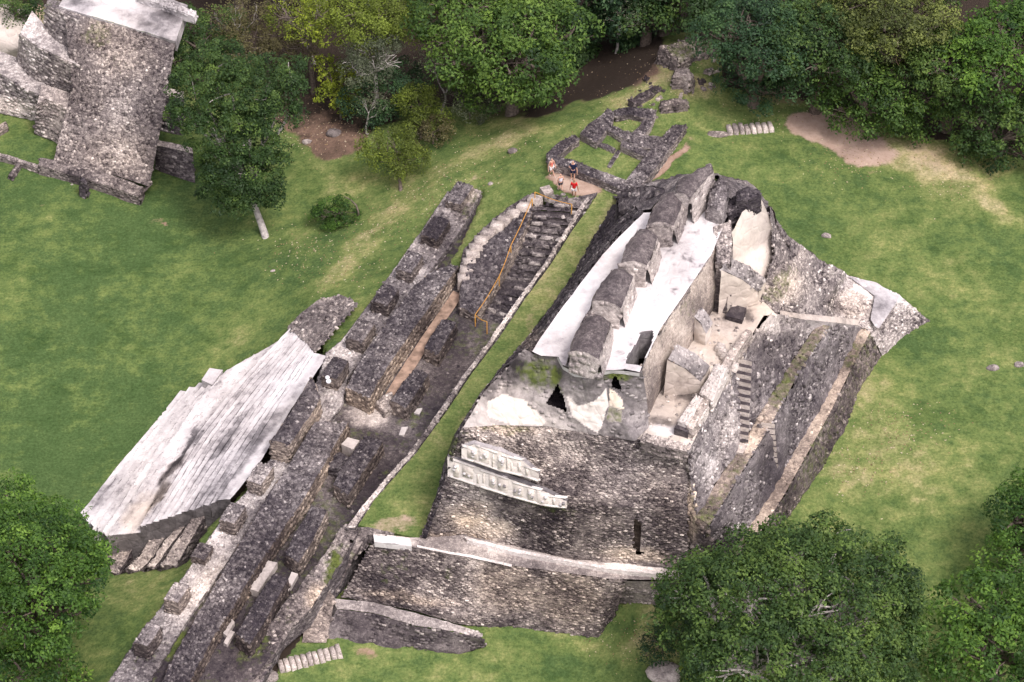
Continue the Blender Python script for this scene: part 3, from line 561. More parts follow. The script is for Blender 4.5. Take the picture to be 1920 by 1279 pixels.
loft(b0, [wallB, [(x+4, y-(18.6*2.2), z+2.2) for x, y, z in wallB], roofR], ew, .25, .1, 1.0); stones(b0, [wallB, roofR], ew, .4, .25, .06, .35, .3)
b0.build('east_wall', M_fine, T_)
b0 = MB(); ub = toner(.47, .22, .35, .5); up_a = [(x, y, z) for x, y, z in roofR]; up_b = [(x+9, y+(18.6*2.1), z-2.1) for x, y, z in roofR]; up_c = [(x+2, y+3, z) for x, y, z in up_b]
loft(b0, [up_b, up_a], ub, .2, .12, 1.0); stones(b0, [up_b, up_a], ub, .3, .16, .06, .6, .4)
loft(b0, [[(x, y+7, z-.35) for x, y, z in up_b], up_b], toner(.82, 0, .4, .4), .2, .05, 1.5)
b0.build('upper_zone', M_fine, T_)
b0 = MB(); oe = [(1236,834,15.0),(1262,840,15.0),(1292,842,15.0)]
strip_wall(b0, [(1288,800),(1312,757),(1340,708),(1366,662),(1398,618)], [(1298,806),(1324,762),(1352,712),(1378,668),(1410,622)], [14.9,14.95,15.0,14.9,14.7], [13.6]*5, toner(.66,.03,.45,.5), toner(.6,.03,.4,.5), step=.2, amp=.06, top_amp=.14, rub=.2)
strip_wall(b0, [(1206,812),(1246,822),(1284,832)], [(1202,826),(1244,838),(1288,848)], [14.75]*3, [13.9]*3, toner(.72,.03,.4,.5), toner(.55,.03,.4,.5), step=.2, amp=.06, top_amp=.12, rub=.2)
b0.build('terrace_parapet', M_fine, T_)
def wedge(A, B, C, thick, tone, name='cross_wall', mat=M_plaster, zc=None):
    """cross wall with a vault slope: A top at the big wall, B foot below it, C outer foot; blunt outer end; thickness along the building"""
    a, b, c = P(*A), P(*B), P(*C); t = np.array([.42, .91, 0])*thick; c1 = c+[0, 0, 1.1]; mth = a*.45+c1*.55+[0, 0, .25]; ctr = (a+b+c)/3+t/2; m = MB(); mb_ = b*.45+c*.55
    for o in (0*t, t): loft(m, [[b+o, mb_+o, c+o], [a+o, mth+o, c1+o]], tone, .15, .10, 1.5, world=True, away=ctr)
    tp = [[a, mth, c1], [a+t, mth+t, c1+t]]
    loft(m, tp, toner(.38, .15, .3, .4), .15, .14, 1.5, world=True, away=ctr); stones(m, tp, toner(.4, .1, .3, .4), .26, .2, .1, .8, .5, world=True, rubble=True, away=ctr)
    loft(m, [[c, c+t], [c1, c1+t]], tone, .2, .08, world=True, away=ctr)
    return m.build(name, mat, T_)
strp = toner(.78, .04, .7, .4)
wedge((1251,674,17.6),(1244,742,14.15),(1312,738,14.15),1.7, strp)
wedge((1352,506,18.4),(1346,590,14.15),(1420,570,14.1),1.5, strp)
wedge((1301,594,16.6),(1301,640,14.15),(1322,648,14.15),1.2, strp)
# vault springing slabs and low kerb walls of the rooms
b0 = MB(); kb = toner(.66, 0, .45, .55)
for q, z in (([(1312,735),(1343,682),(1364,690),(1336,752)],15.2),([(1272,788),(1304,742),(1318,747),(1288,795)],15.1),([(1303,780),(1322,750),(1330,757),(1310,790)],14.8)):
    md = lambda a, b_: ((a[0]+b_[0])/2, (a[1]+b_[1])/2)
    strip_wall(b0, [q[0], md(q[0], q[1]), q[1]], [q[3], md(q[3], q[2]), q[2]], z, z-1.0, kb, kb, step=.15, amp=.06, top_amp=.12, rub=.16)
b0.build('kerb_wall', M_plaster, T_)
dd = toner(.22, .1, .2, .3)
for q, z, h in (([(1278,777),(1300,785),(1290,812),(1264,803)],14.7,.6),([(1373,572),(1400,577),(1392,600),(1360,592)],14.5,.4)): b0 = MB(); slab(b0, q, z, h, dd, .25, .08); b0.build('low_platform', M_fine, T_)
# tall plastered niche at the north-east with its dark broken head
b0 = MB(); wp = toner(.80, .0, .6, .5, blobs=[(1430,530,26,14,-30,-.25,0,0),(1395,552,30,10,0,-.25,0,0),(1456,480,8,24,0,-.4,.2,0)])
Nt = [(1366,445,18.9),(1392,398,19.3),(1426,370,19.7),(1436,392,18.6),(1446,420,17.2)]; Nb = [(1370,545,14.1),(1400,565,14.0),(1428,560,13.9),(1446,520,13.9),(1462,470,13.9)]
Nm = [(1366,490,16.6),(1398,480,16.0),(1430,455,15.8),(1444,450,15.6),(1454,448,15.4)]
loft(b0, [Nb, Nm, Nt], wp, .2, .12, .7); b0.build('plaster_niche', M_plaster, T_)
b0 = MB(); bk = toner(.24, 0, .1, .4); ctr = P(1405, 380, 16)
strip_wall(b0, [(1384,356),(1402,350),(1421,352)], [(1380,378),(1400,376),(1426,366)], [19.9,20.1,20.1], [18.2,18.4,18.6], bk, toner(.2, 0, 0, .2), top_amp=.3, amp=.15, rub=.3)
strip_wall(b0, [(1360,380),(1372,372),(1384,362)], [(1368,398),(1384,388),(1396,378)], [19.3,19.4,19.6], [14.5,15,17], bk, toner(.2, 0, 0, .2), top_amp=.3, amp=.15, rub=.3)
strip_wall(b0, [(1338,425),(1342,460),(1344,492)], [(1370,415),(1372,452),(1368,496)], [19.1,18.9,18.4], [14.1]*3, toner(.48, .08, .3, .4), top_amp=.2, amp=.15, rub=.25)
strip_wall(b0, [(1438,385),(1448,410),(1470,440)], [(1450,395),(1460,430),(1482,462)], [17.2,15.9,14.6], [13,12.5,11.5], toner(.45, .05, .3, .3), top_amp=.3, amp=.2, rub=.35)
b0.build('broken_wall_head', M_rub, T_)
b0 = MB(); gl = toner(.42, 0, .05, .4)
strip_wall(b0, [(1326,392),(1330,362),(1340,340)], [(1352,402),(1362,376),(1364,352)], [19.9,20.2,20.1], [18.8]*3, gl, gl, top_amp=.3, amp=.2, lump=.5, rub=.2)
b0.build('fallen_vault_lump', M_fine, T_)
# south wall of the temple house with doorways
b0 = MB(); sw = toner(.40, .15, .35, .4, blobs=[(1010,700,40,30,0,-.1,.5,0),(1050,720,12,30,0,-.1,.45,.0),(1130,700,30,12,0,-.15,.6,0),(1165,700,25,10,0,-.1,.5,0),(960,690,30,25,0,-.3,0,0),(920,720,15,30,0,-.25,0,0)],
   polys=[([(912,752),(945,737),(985,752),(1008,770),(1022,790),(1018,797),(960,796),(912,780)],.95,0,.55),([(1062,742),(1085,760),(1112,752),(1135,728),(1140,760),(1130,790),(1118,812),(1100,802),(1072,782)],.92,0,.4),([(1140,728),(1152,735),(1166,750),(1166,768),(1142,760)],.85,0,.9),([(1142,760),(1166,766),(1167,795),(1135,790)],.5,.55,.5)])
h1 = [(1024,757),(1032,742),(1046,720),(1056,742),(1064,774),(1048,766)]; h2 = [(1143,724),(1153,703),(1161,716),(1170,740),(1158,730)]
Sa = [[(868,802,13.6),(935,797,14.1),(1025,799,14.3),(1110,814,14.3),(1190,826,14.3),(1217,800,14.3)],
      [(908,735,15.6),(948,735,16),(1025,752,16),(1105,762,16.2),(1160,768,16.2),(1213,752,16.4)],
      [(985,655,18.6),(1000,664,18.7),(1047,668,18.7),(1095,700,18.75),(1150,692,18.75),(1205,698,18.75)]]
loft(b0, Sa, sw, .1, .16, 1.1, holes=[h1, h2]); stones(b0, Sa, sw, .4, .25, .07, .35, .35, holes=[h1, h2]+[[(905,745),(945,730),(1030,790),(960,805),(905,790)],[(1055,735),(1145,725),(1170,800),(1100,815)]])
b0.build('south_wall', M_plaster, T_)
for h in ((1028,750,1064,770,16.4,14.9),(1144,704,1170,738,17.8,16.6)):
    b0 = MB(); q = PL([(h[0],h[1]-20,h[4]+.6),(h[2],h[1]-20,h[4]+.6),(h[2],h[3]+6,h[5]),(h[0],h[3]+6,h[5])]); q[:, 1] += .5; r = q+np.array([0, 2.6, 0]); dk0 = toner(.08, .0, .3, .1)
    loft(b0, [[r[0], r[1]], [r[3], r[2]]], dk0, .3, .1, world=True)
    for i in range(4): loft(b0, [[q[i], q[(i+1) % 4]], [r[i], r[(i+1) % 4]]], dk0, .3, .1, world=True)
    b0.build('doorway', M_rub, T_)
# roof: two white terraces with the roof comb between them
_r0 = toner(.76, 0, .1, .45, blobs=[(1090,560,30,20,-50,-.12,0,0),(1250,560,30,20,-50,-.12,0,0),(1290,500,30,20,-50,-.12,0,0)])
def rf(p):
    t = _r0(p).copy(); n = fbm(p, 1.6, 4, 200); m_ = np.clip((fbm(p, .35, 3, 201)+.15)*2, 0, 1); t[..., 0] = np.clip(t[..., 0]-.9*np.clip(n-.12, 0, 1)*m_, 0, 1); return t
b0 = MB()
rl = [(1078,695,19),(1054,684,19),(1046,667,19),(1015,667,19),(998,659,19),(1012,636,19),(1046,588,19),(1082,540,19),(1130,478,19),(1160,445,19),(1207,399,19)]
rr = [(1100,699,19),(1102,692,19),(1104,680,19),(1106,672,19),(1110,665,19),(1125,640,19),(1145,600,19),(1168,560,19),(1200,500,19),(1222,460,19),(1262,395,19)]
loft(b0, [rl, rr], rf, .12, .05, 1.2)
r2l = [(1100,699,19.01),(1106,672,19.01),(1125,640,19.01),(1145,600,19.01),(1168,560,19.01),(1200,500,19.01),(1240,430,19.01),(1290,350,19.01),(1318,325,19.01)]
r2m = [(1172,692,19.01),(1174,676,19.01),(1188,650,19.01),(1200,622,19.01),(1218,592,19.01),(1240,555,19.01),(1275,498,19.01),(1310,440,19.01),(1335,395,19.01)]
r2r = [(1199,698,19.01),(1207,680,19.01),(1222,650,19.01),(1238,617,19.01),(1255,592,19.01),(1278,560,19.01),(1305,520,19.01),(1335,475,19.01),(1354,430,19.01)]
stair_hole = [(1173,681),(1176,668),(1187,652),(1198,636),(1200,623),(1224,619),(1226,632),(1204,687),(1198,685)]
loft(b0, [r2l, r2m, r2r], rf, .12, .05, 1.2, holes=[stair_hole])
loft(b0, [[(1045,668,18.9),(1056,687,18.9),(1078,698,18.9),(1100,701,18.9),(1150,694,18.9),(1172,695,18.9),(1199,700,18.9)],[(1045,673,18.55),(1056,693,18.55),(1078,706,18.55),(1100,709,18.55),(1150,700,18.55),(1172,701,18.55),(1199,706,18.55)]], toner(.8, .0, 0, .2), .2, .06, 1.5)
b0.build('roof_terrace', M_plaster, T_)
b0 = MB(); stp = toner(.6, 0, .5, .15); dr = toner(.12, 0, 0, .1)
steps(b0, (1198,620), (1224,618), 18.9, (1192,662), (1212,664), 16.9, 5, stp, .02)
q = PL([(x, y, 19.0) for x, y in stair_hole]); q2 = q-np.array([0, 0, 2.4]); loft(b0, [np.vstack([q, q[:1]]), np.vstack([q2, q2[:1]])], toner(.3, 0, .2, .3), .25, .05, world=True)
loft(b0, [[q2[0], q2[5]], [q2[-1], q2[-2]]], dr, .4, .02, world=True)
b0.build('stairwell', M_plaster, T_)
top_t = toner(.33, .0, .25, .2); sid = toner(.68, .02, .2, .3)
for Lq, Rq, zt in (([(1068,663),(1078,625),(1103,590)],[(1122,676),(1136,634),(1146,603)],20.3),
                   ([(1111,567),(1128,530),(1152,503)],[(1163,582),(1178,545),(1188,517)],20.35),
                   ([(1163,496),(1175,460),(1199,430)],[(1212,500),(1226,470),(1234,443)],20.45),
                   ([(1213,424),(1224,392),(1245,364)],[(1262,424),(1275,394),(1283,368)],20.5),
                   ([(1264,366),(1272,336),(1326,310)],[(1292,374),(1312,350),(1340,318)],20.9)):
    def shr(q):
        q = np.array(q, float); c = q.mean(0); return [tuple(c+(p_-c)*.93) for p_ in q]
    Lq, Rq = shr(Lq), shr(Rq)
    b0 = MB(); strip_wall(b0, Lq, Rq, zt+.25, 19.0, top_t, sid, step=.16, amp=.12, top_amp=.12, lump=.34, rub=0, batter=.2, prot=.04, bw=.5, bh=.4)
    # narrow slots in the side wall are framed by thin upright ribs
    a = P(*Rq[0], zt); c = P(*Rq[2], zt)
    for k in (.18, .42, .66, .88):
        m = a+(c-a)*k; u = (c-a)/np.linalg.norm(c-a); nrm = np.array([u[1], -u[0], 0]); cc = m-np.array([0, 0, .6])+nrm*.1
        boxes(b0, cc[None], u[None], np.array([[0, 0, 1.]]), nrm[None], np.array([.11]), np.array([.5]), np.array([.16]), np.array([[.72, 0, .25]]))
    b0.build('roof_comb_pier', M_fine, T_)
b0 = MB(); strip_wall(b0, [(1090,604),(1150,520),(1216,420),(1282,345)], [(1116,610),(1178,528),(1246,425),(1305,352)], 19.7, 19.0, top_t, sid, rub=.2); b0.build('roof_comb_base', M_fine, T_)
# friezes
def frieze(top, bot, zb, hgt, depth, name, tone_, groups):
    m = MB(); n = len(bot); B = PL([(x, y, zb) for x, y in bot])+np.array([-.12, -.5, 0]); hs = hgt
    T = B.copy(); T[:, 2] += np.array(hs); T[:, 1] += .3*np.array(hs); outw = np.array([-.25, -.97, 0])
    loft(m, [B, T], tone_, .12, .03, 2.0, world=True)
    Tb = T-outw*depth; loft(m, [T, Tb], toner(.3, .2, .1, .3), .25, .1, 1.5, world=True)
    seg = np.linalg.norm(np.diff(B, axis=0), axis=1); cum = np.append(0, np.cumsum(seg)); Lt_ = cum[-1]
    def at(s): return np.array([np.interp(s, cum, B[:, i]) for i in range(3)]), np.interp(s, cum, hs)
    c = []; U = []; V = []; Nn = []; su = []; svv = []; pr = []; tt = []
    s = .4
    while s < Lt_-.5:
        wd = RNG.choice([.12, .2, .5, .8]); b_, h_ = at(s+wd/2); b2, _ = at(s+wd/2+.1); u = b2-b_; u /= np.linalg.norm(u); nr = np.array([u[1], -u[0], 0])
        hh = h_*RNG.choice([.38, .3, .42]); c.append(b_+np.array([0, .15*h_, h_*.5+RNG.uniform(-.08, .08)*h_])); U.append(u); V.append([0, .287, .958]); Nn.append(nr); su.append(wd/2); svv.append(hh); pr.append(RNG.uniform(.03, .08)); tt.append((RNG.uniform(.85, 1), 0, .5))
        if wd > .4:
            for k in range(3):
                a = RNG.uniform(0, 6.28); c.append(b_+u*math.cos(a)*wd*.25+np.array([0, .15*h_, h_*.5+math.sin(a)*hh*.5])+nr*.06); U.append(u); V.append([0, 0, 1.]); Nn.append(nr); su.append(.1); svv.append(.1); pr.append(.12); tt.append((RNG.uniform(.35, .9), 0, .1))
        s += wd+RNG.uniform(.08, .35)
    boxes(m, np.array(c), np.array(U), np.array(V, float), np.array(Nn), np.array(su), np.array(svv), np.array(pr), np.array(tt), sink=.05)
    for zz, hh in ((.06, .07), (.93, .06)):
        for i in range(n-1):
            b_ = (B[i]+B[i+1])/2; u = B[i+1]-B[i]; l = np.linalg.norm(u); u = u/l; nr = np.array([u[1], -u[0], 0]); h_ = (hs[i]+hs[i+1])/2
            boxes(m, (b_+[0, .3*h_*zz, h_*zz])[None], u[None], np.array([[0, 0, 1.]]), nr[None], np.array([l/2]), np.array([hh]), np.array([.07]), np.array([[.95, 0, .3]]))
    o = m.build(name, M_plaster, T_); o['label'] = groups; return o
frieze(None, [(843,884),(900,903),(960,922),(1020,938),(1066,943)], 10.1, [1.5,1.45,1.3,1.1,.5], .35, 'carved_frieze', toner(.86, 0, .4, .35), 'long white carved stucco frieze band')
frieze(None, [(869,850),(892,857),(940,874),(985,884),(1014,893)], 12.1, [.7,1.3,1.45,1.1,.5], .35, 'carved_frieze', toner(.78, .0, .4, .45), 'shorter grey weathered upper frieze')
# stairs on the right flank
st_t = toner(.82, .0, .4, .3); 
b0 = MB(); steps(b0, (1382,672), (1410,678), 14.15, (1371,824), (1403,831), 9.8, 11, st_t, .04, light=toner(.16, 0, .2, .2))  # bright and dark step faces put the stair's shading into the stone colour
strip_wall(b0, [(1362,690),(1364,760),(1362,830)], [(1371,690),(1373,760),(1371,830)], [14.2,12.2,10.0], [13,11,9.4], toner(.62, 0, .4, .25), rub=0, top_amp=.08)
slab(b0, [(1372,828),(1403,832),(1392,850),(1372,846)], 9.7, .4, toner(.75, 0, .4, .2))
b0.build('upper_stair', M_fine, T_)
b0 = MB(); steps(b0, (1427,792), (1453,795), 9.95, (1433,878), (1460,881), 6.35, 8, st_t, .04, light=toner(.16, 0, .2, .2))  # same toned contrast, painted in place of shading on the step faces
strip_wall(b0, [(1422,795),(1428,840),(1433,890)], [(1428,795),(1434,840),(1439,890)], [9.8,8.0,6.2], [9,7,5.3], toner(.5, 0, .2, .25), rub=0, top_amp=.08)
slab(b0, [(1436,884),(1457,884),(1452,905),(1444,905)], 5.75, .3, toner(.75, 0, .4, .2))
b0.build('lower_stair', M_fine, T_)
# broken steps leading round to the rooms
b0 = MB(); c = PL([(1350+i*5, 653+i*9-(i*i*.35), 14.3-.0*i) for i in range(6)]); boxes(b0, c, np.tile([[.9, -.4, 0]], (6, 1)), np.tile([[.4, .9, 0]], (6, 1)), np.tile([[0, 0, 1.]], (6, 1)), np.full(6, .35), np.full(6, .3), np.full(6, .3), np.tile([[.8, 0, .3]], (6, 1)))
b0.build('loose_step_stones', M_fine, T_)
# ------------------------------------------------------------ grass terrace west of the temple
def ribbon(name, left, right, tonef, mat, step=.3, amp=.06, skirt=None, kind='structure'):
    m = MB(); rows = [left, right]; n = len(left)
    G2, N = loft(m, rows, tonef, step, amp, .8)
    if skirt is not None:
        for e in (G2[0], G2[-1], G2[:, 0], G2[:, -1]):
            b = e.copy(); b[:, 2] = skirt; loft(m, [e, b], tonef, step, .05, world=True)
    o = m.build(name, mat, None, smooth=False); tag(o, kind=kind); return o
tl = [(1122,362),(1108,385),(1075,430),(1030,500),(985,560),(935,635),(885,700),(835,775),(780,850),(735,900),(700,940),(672,985)]
tr = [(1172,368),(1150,390),(1112,455),(1068,535),(1005,600),(985,640),(945,690),(905,750),(858,825),(838,875),(822,930),(790,1012)]
tz = [5.0,5.0,5.0,5.0,5.0,5.0,5.0,5.0,5.0,5.0,5.0,5.0]
ribbon('terrace_grass', [(x, y, z) for (x, y), z in zip(tl, tz)], [(x+6, y, z+.05) for (x, y), z in zip(tr, tz)], lambda p: ground_tone(.42)(p)*np.array([1, 0, 0])+np.clip(np.stack([0*p[..., 0]+.08, .5*ell(*proj(p), (740,985,60,22,0))+.3*ell(*proj(p), (775,940,30,30,-60))+.42*ell(*proj(p),(870,770,30,30,0))+.45*ell(*proj(p),(1000,610,20,30,0)), .6+.3*ell(*proj(p), (740,985,60,40,0))], -1), 0, 1)*np.array([1,1,1]), M_ground, skirt=3.0)
# ------------------------------------------------------------ retaining wall of the terrace
def ruin(name, label, cat, left, right, zt, zb, tone, side=None, group=None, mat=None, build=True, **k):
    m = MB(); strip_wall(m, left, right, zt, zb, tone, side, **k)
    z0 = min(zb) if isinstance(zb, (list, tuple)) else zb
    c = P(*(np.mean(left+right, 0)), z0)
    o = m.build(name, mat or M_rub, None, loc=c); tag(o, label, cat, group); return o
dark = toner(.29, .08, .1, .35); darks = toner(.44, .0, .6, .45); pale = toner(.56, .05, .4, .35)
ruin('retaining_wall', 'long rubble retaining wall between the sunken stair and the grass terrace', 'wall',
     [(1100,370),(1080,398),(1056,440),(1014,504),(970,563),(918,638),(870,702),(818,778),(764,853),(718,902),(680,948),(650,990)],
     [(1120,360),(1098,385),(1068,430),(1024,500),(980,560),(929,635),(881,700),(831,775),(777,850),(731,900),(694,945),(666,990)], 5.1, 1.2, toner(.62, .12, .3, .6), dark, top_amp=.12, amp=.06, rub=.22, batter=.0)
ruin('retaining_wall', 'crumbled lower end of the trench wall, running down to the bottom edge of the picture', 'wall',
     [(648,985),(600,1050),(560,1100),(520,1150),(480,1210),(440,1279),(415,1320)],[(676,992),(640,1050),(612,1100),(575,1150),(530,1200),(490,1279),(470,1320)], [4.9,4.2,3.4,2.7,2.1,1.8,1.6],[1.2]*7, toner(.40, .3, .3, .35, blobs=[(620,1080,15,60,10,0,.5,0),(590,1120,20,30,0,.25,-.2,.5)]), dark, top_amp=.35, rub=.32, batter=.0)
# south slope under the terrace end (rubble and little plaster block)
m = MB(); loft(m, [[(640,1055,3.4),(668,1045,3.6),(700,1010,5.0)],[(655,990,4.9),(690,988,5.1),(740,1000,5.15)]], toner(.45,.3,.3,.35), .3, .15); stones(m, [[(640,1055,3.4),(668,1045,3.6),(700,1010,5.0)],[(655,990,4.9),(690,988,5.1),(740,1000,5.15)]], toner(.45,.2,.3,.35), .35, .3, .12, .5, .6, rubble=True)
m2 = MB(); slab(m2, [(700,1003),(768,1010),(772,1024),(702,1016)], 5.2, .5, toner(.86, 0, .1, .2), .25, .1); o = m2.build('plaster_block', M_plaster, None, loc=P(735,1012,4.7)); tag(o, 'bright white plaster block at the lower end of the grass terrace', 'block')
o = m.build('terrace_end', M_rub, None, loc=P(680,1040,1)); tag(o, 'rough stone slope closing the lower end of the grass terrace', 'ruin')
m = MB(); loft(m, [[(566,1205,.4),(600,1205,.4),(612,1205,.4)],[(585,1110,2.4),(612,1100,2.9),(628,1120,2.4)]], toner(.42,.1,.6,.4), .3, .2); stones(m, [[(566,1205,.4),(600,1205,.4),(612,1205,.4)],[(585,1110,2.4),(612,1100,2.9),(628,1120,2.4)]], toner(.42,.1,.6,.4), .35, .3, .12, .6, .6, rubble=True)
o = m.build('rubble_buttress', M_rub, None, loc=P(595,1160,1)); tag(o, 'pale rubble buttress between the trench end and the lower face of the large temple', 'ruin')
# ------------------------------------------------------------ walkway carrying the front row of piers
wl = [(838,362),(796,425),(745,497),(690,573),(640,640),(612,662),(590,735),(528,832),(470,915),(425,962),(372,1040),(325,1110),(262,1190),(200,1285)]
wr = [(905,352),(872,420),(812,500),(758,575),(700,650),(652,705),(640,760),(572,850),(505,925),(470,985),(420,1062),(376,1125),(322,1210),(275,1285)]
wz = [2.9,2.8,2.7,2.6,2.5,2.5,2.5,2.5,2.5,2.5,2.4,2.4,2.3,2.3]
m = MB(); wt = toner(.56, .12, .1, .5, blobs=[(475,870,30,70,35,-.4,0,-.1),(530,800,10,40,35,-.3,0,0),(650,650,50,20,-50,.3,0,0),(560,700,40,20,-50,-.1,.1,0),(430,960,60,30,-50,.2,0,0),(400,1040,60,30,-50,.1,0,0),(270,1220,50,40,-50,.0,.2,0),(380,1100,20,60,40,.1,0,.2),(880,380,30,40,20,-.15,.3,.3)])
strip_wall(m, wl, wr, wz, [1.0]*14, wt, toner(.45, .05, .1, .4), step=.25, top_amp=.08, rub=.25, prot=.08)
o = m.build('walkway', M_fine, None, loc=P(560, 800, 1)); tag(o, kind='structure')
def pier(L, R, zt, zb, label, top=None, side=None, mat=None, h=None, name='stone_pier', cap=False):
    m = MB(); strip_wall(m, L, R, zt, zb, top or dark, side or darks, step=.2, amp=.05, top_amp=.07, lump=.05, rub=.18, bw=.34, bh=.16, batter=.03)
    c = P(*(np.mean(L+R, 0)), zb); o = m.build(name, mat or M_rub, None, loc=c)
    tag(o, label, 'pier', 'stone piers standing along the front walkway')
    return o
U = np.array([10.3, -15.4]); Vv = np.array([22.8, 6.8])
def pq(cx, cy, ln, wd):
    u = U*ln/2; v = Vv*wd/2
    L = [tuple(np.array([cx, cy])-u-v), tuple(np.array([cx, cy])-v*1.05), tuple(np.array([cx, cy])+u-v)]
    R = [tuple(np.array([cx, cy])-u+v), tuple(np.array([cx, cy])+v*1.05), tuple(np.array([cx, cy])+u+v)]
    return L, R
dkp = toner(.28, .05, .05, .35); grp = toner(.46, .02, .1, .45)
for cx, cy, ln, wd, tt, lab in (
 (861,362,2.9,1.45,dkp,'dark square pier standing alone on the grass at the upper end of the row'),
 (817,427,2.9,1.5,dkp,'dark blunt pier, second from the upper end of the row'),
 (768,492,2.8,1.4,dkp,'dark pier with pale flank, third from the upper end of the row'),
 (722,553,2.6,1.5,grp,'grey speckled pier, fourth from the upper end beside the grass slope'),
 (676,620,2.8,1.5,grp,'grey pier behind the pale pavement slab near the white stairway top'),
 (628,690,2.7,1.4,dkp,'dark pier with two white things lying on it'),
 (487,888,2.7,1.35,grp,'worn pier with rounded rim just below the long dark wall block'),
 (436,962,2.6,1.35,grp,'worn pier beside the lower corner of the white stairway'),
 (378,1034,2.1,1.25,toner(.36,.05,.2,.35),'low crumbled pier stump between two worn piers'),
 (331,1111,2.5,1.3,toner(.5,0,.1,.4),'light grey flat-topped pier with dark rim near the lawn'),
 (276,1190,3.0,1.3,toner(.5,0,.1,.4),'cracked light pier nearest the bottom edge of the picture')):
    L, R = pq(cx, cy, ln*.80, wd*.86); pier(L, R, 3.65 if cy < 1000 or cy > 1060 else 3.0, 2.4, lab, tt)
ruin('long_wall_block', 'long dark wall block beside the pale top step of the white stairway', 'wall', [(507,828),(548,768),(583,708)], [(540,838),(582,778),(600,745)], 4.1, 2.3, dark, toner(.6,0,.8,.3), top_amp=.18, lump=.15, rub=.3)
for k, (x, y, r) in enumerate(((614,708,.17),(616,715,.2))):
    m = MB(); rock(m, P(x, y, 4.25), r, (1., 0, 0), 40+k, (1, 1, .8), 14, .08); o = m.build('white_helmet', simple('white shell', (.85, .85, .86), .35, .02), None, loc=P(x, y, 4.25), smooth=True)
    tag(o, ['smaller round white object lying on the dark pier', 'larger round white object lying on the dark pier, nearest the viewer'][k], 'helmet')
# ------------------------------------------------------------ long inner walls
specks = toner(.32, .03, .05, .4)
ruin('long_wall', 'upper long flat-topped rubble wall beside the narrow dirt path', 'wall', [(650,726),(672,682),(702,636),(735,590),(770,545),(805,512),(842,498)], [(693,746),(715,706),(748,656),(780,610),(812,565),(838,528),(858,500)], [3.7,3.7,3.7,3.7,3.7,3.6,3.0], 2.0, specks, toner(.42,0,.9,.6), top_amp=.12, rub=.22, bw=.3, bh=.4, prot=.08, amp=.06)
ruin('long_wall', 'lower long rubble wall running down between the piers and the trench', 'wall', [(590,792),(545,866),(500,935),(455,1010),(410,1085),(372,1150),(335,1215),(298,1290)], [(652,790),(612,862),(570,935),(520,1005),(478,1068),(440,1130),(398,1195),(350,1290)], [3.6,3.5,3.5,3.5,3.5,3.4,3.3,3.2], 2.0, specks, toner(.38,0,.9,.6), top_amp=.2, rub=.24, bw=.3, bh=.4, prot=.1, amp=.08)
nb = toner(.2, .05, 0, .2)
for L, R, lab in (
 ([(796,652),(812,625),(830,598)],[(822,664),(838,636),(856,606)],'short dark wall block between the dirt path and the sunken stair foot'),
 ([(733,752),(752,722),(778,692)],[(760,766),(782,735),(803,702)],'short dark wall block with pale foot beside the end of the dirt path'),
 ([(626,908),(640,878),(684,818)],[(652,930),(680,885),(718,828)],'curved dark wall block in the middle of the trench'),
 ([(534,1040),(552,1000),(584,950)],[(560,1056),(585,1015),(613,958)],'narrow dark wall block low in the trench, above the light stone slab'),
 ([(442,1190),(470,1140),(512,1078)],[(468,1208),(505,1150),(540,1086)],'dark rubble block in the trench near the bottom of the picture')):
    ruin('trench_wall_block', lab, 'wall', L, R, 3.3, 2.0, nb, toner(.32,.05,.7,.5), group='short wall blocks inside the trench', top_amp=.12, lump=.12, rub=.22, bw=.3, bh=.35, prot=.08, amp=.06)
ruin('cross_wall', 'low rubble cross wall joining the lower long wall to the trench block', 'wall', [(600,842),(630,848),(668,862)], [(592,862),(620,880),(655,890)], 2.8, 2.0, nb, rub=.25, top_amp=.3)
ruin('broken_vault_edge', 'rough low rubble heap beside the dirt path foot', 'wall', [(705,755),(718,742),(735,735)], [(722,772),(735,765),(742,758)], 2.7, 2.0, pale, rub=.25, top_amp=.25)
def pslab(q, z, h, lab, name='stone_slab', t=toner(.62,0.05,.4,.4), cat='slab'):
    m = MB(); slab(m, q, z, h, t, .2, .04); o = m.build(name, M_plaster, None, loc=P(*np.mean(q, 0), z-h)); tag(o, lab, cat); return o
pslab([(640,833),(652,820),(674,826),(662,843)], 3.0, .9, 'cream bench slab between the lower long wall and the curved block', 'bench_slab')
pslab([(452,1098),(488,1048),(520,1055),(484,1110)], 2.7, .8, 'large light grey stone bench against the lower long wall', 'bench_slab')
pslab([(535,1098),(547,1072),(559,1076),(541,1108)], 2.5, .5, 'narrow light grey slab at the foot of the trench wall')
pslab([(419,1205),(432,1182),(440,1185),(426,1209)], 2.4, .4, 'small pinkish slab in the trench near the bottom of the picture')
pslab([(418,1187),(434,1160),(440,1166),(425,1192)], 2.5, .5, 'thin slab leaning beside the small pinkish slab')
pslab([(748,815),(753,801),(765,800),(757,817)], 2.25, .25, 'oval white stone on the dark trench floor')
pslab([(776,775),(782,766),(792,765),(786,778)], 2.25, .25, 'small pale stone at the foot of the terrace wall')
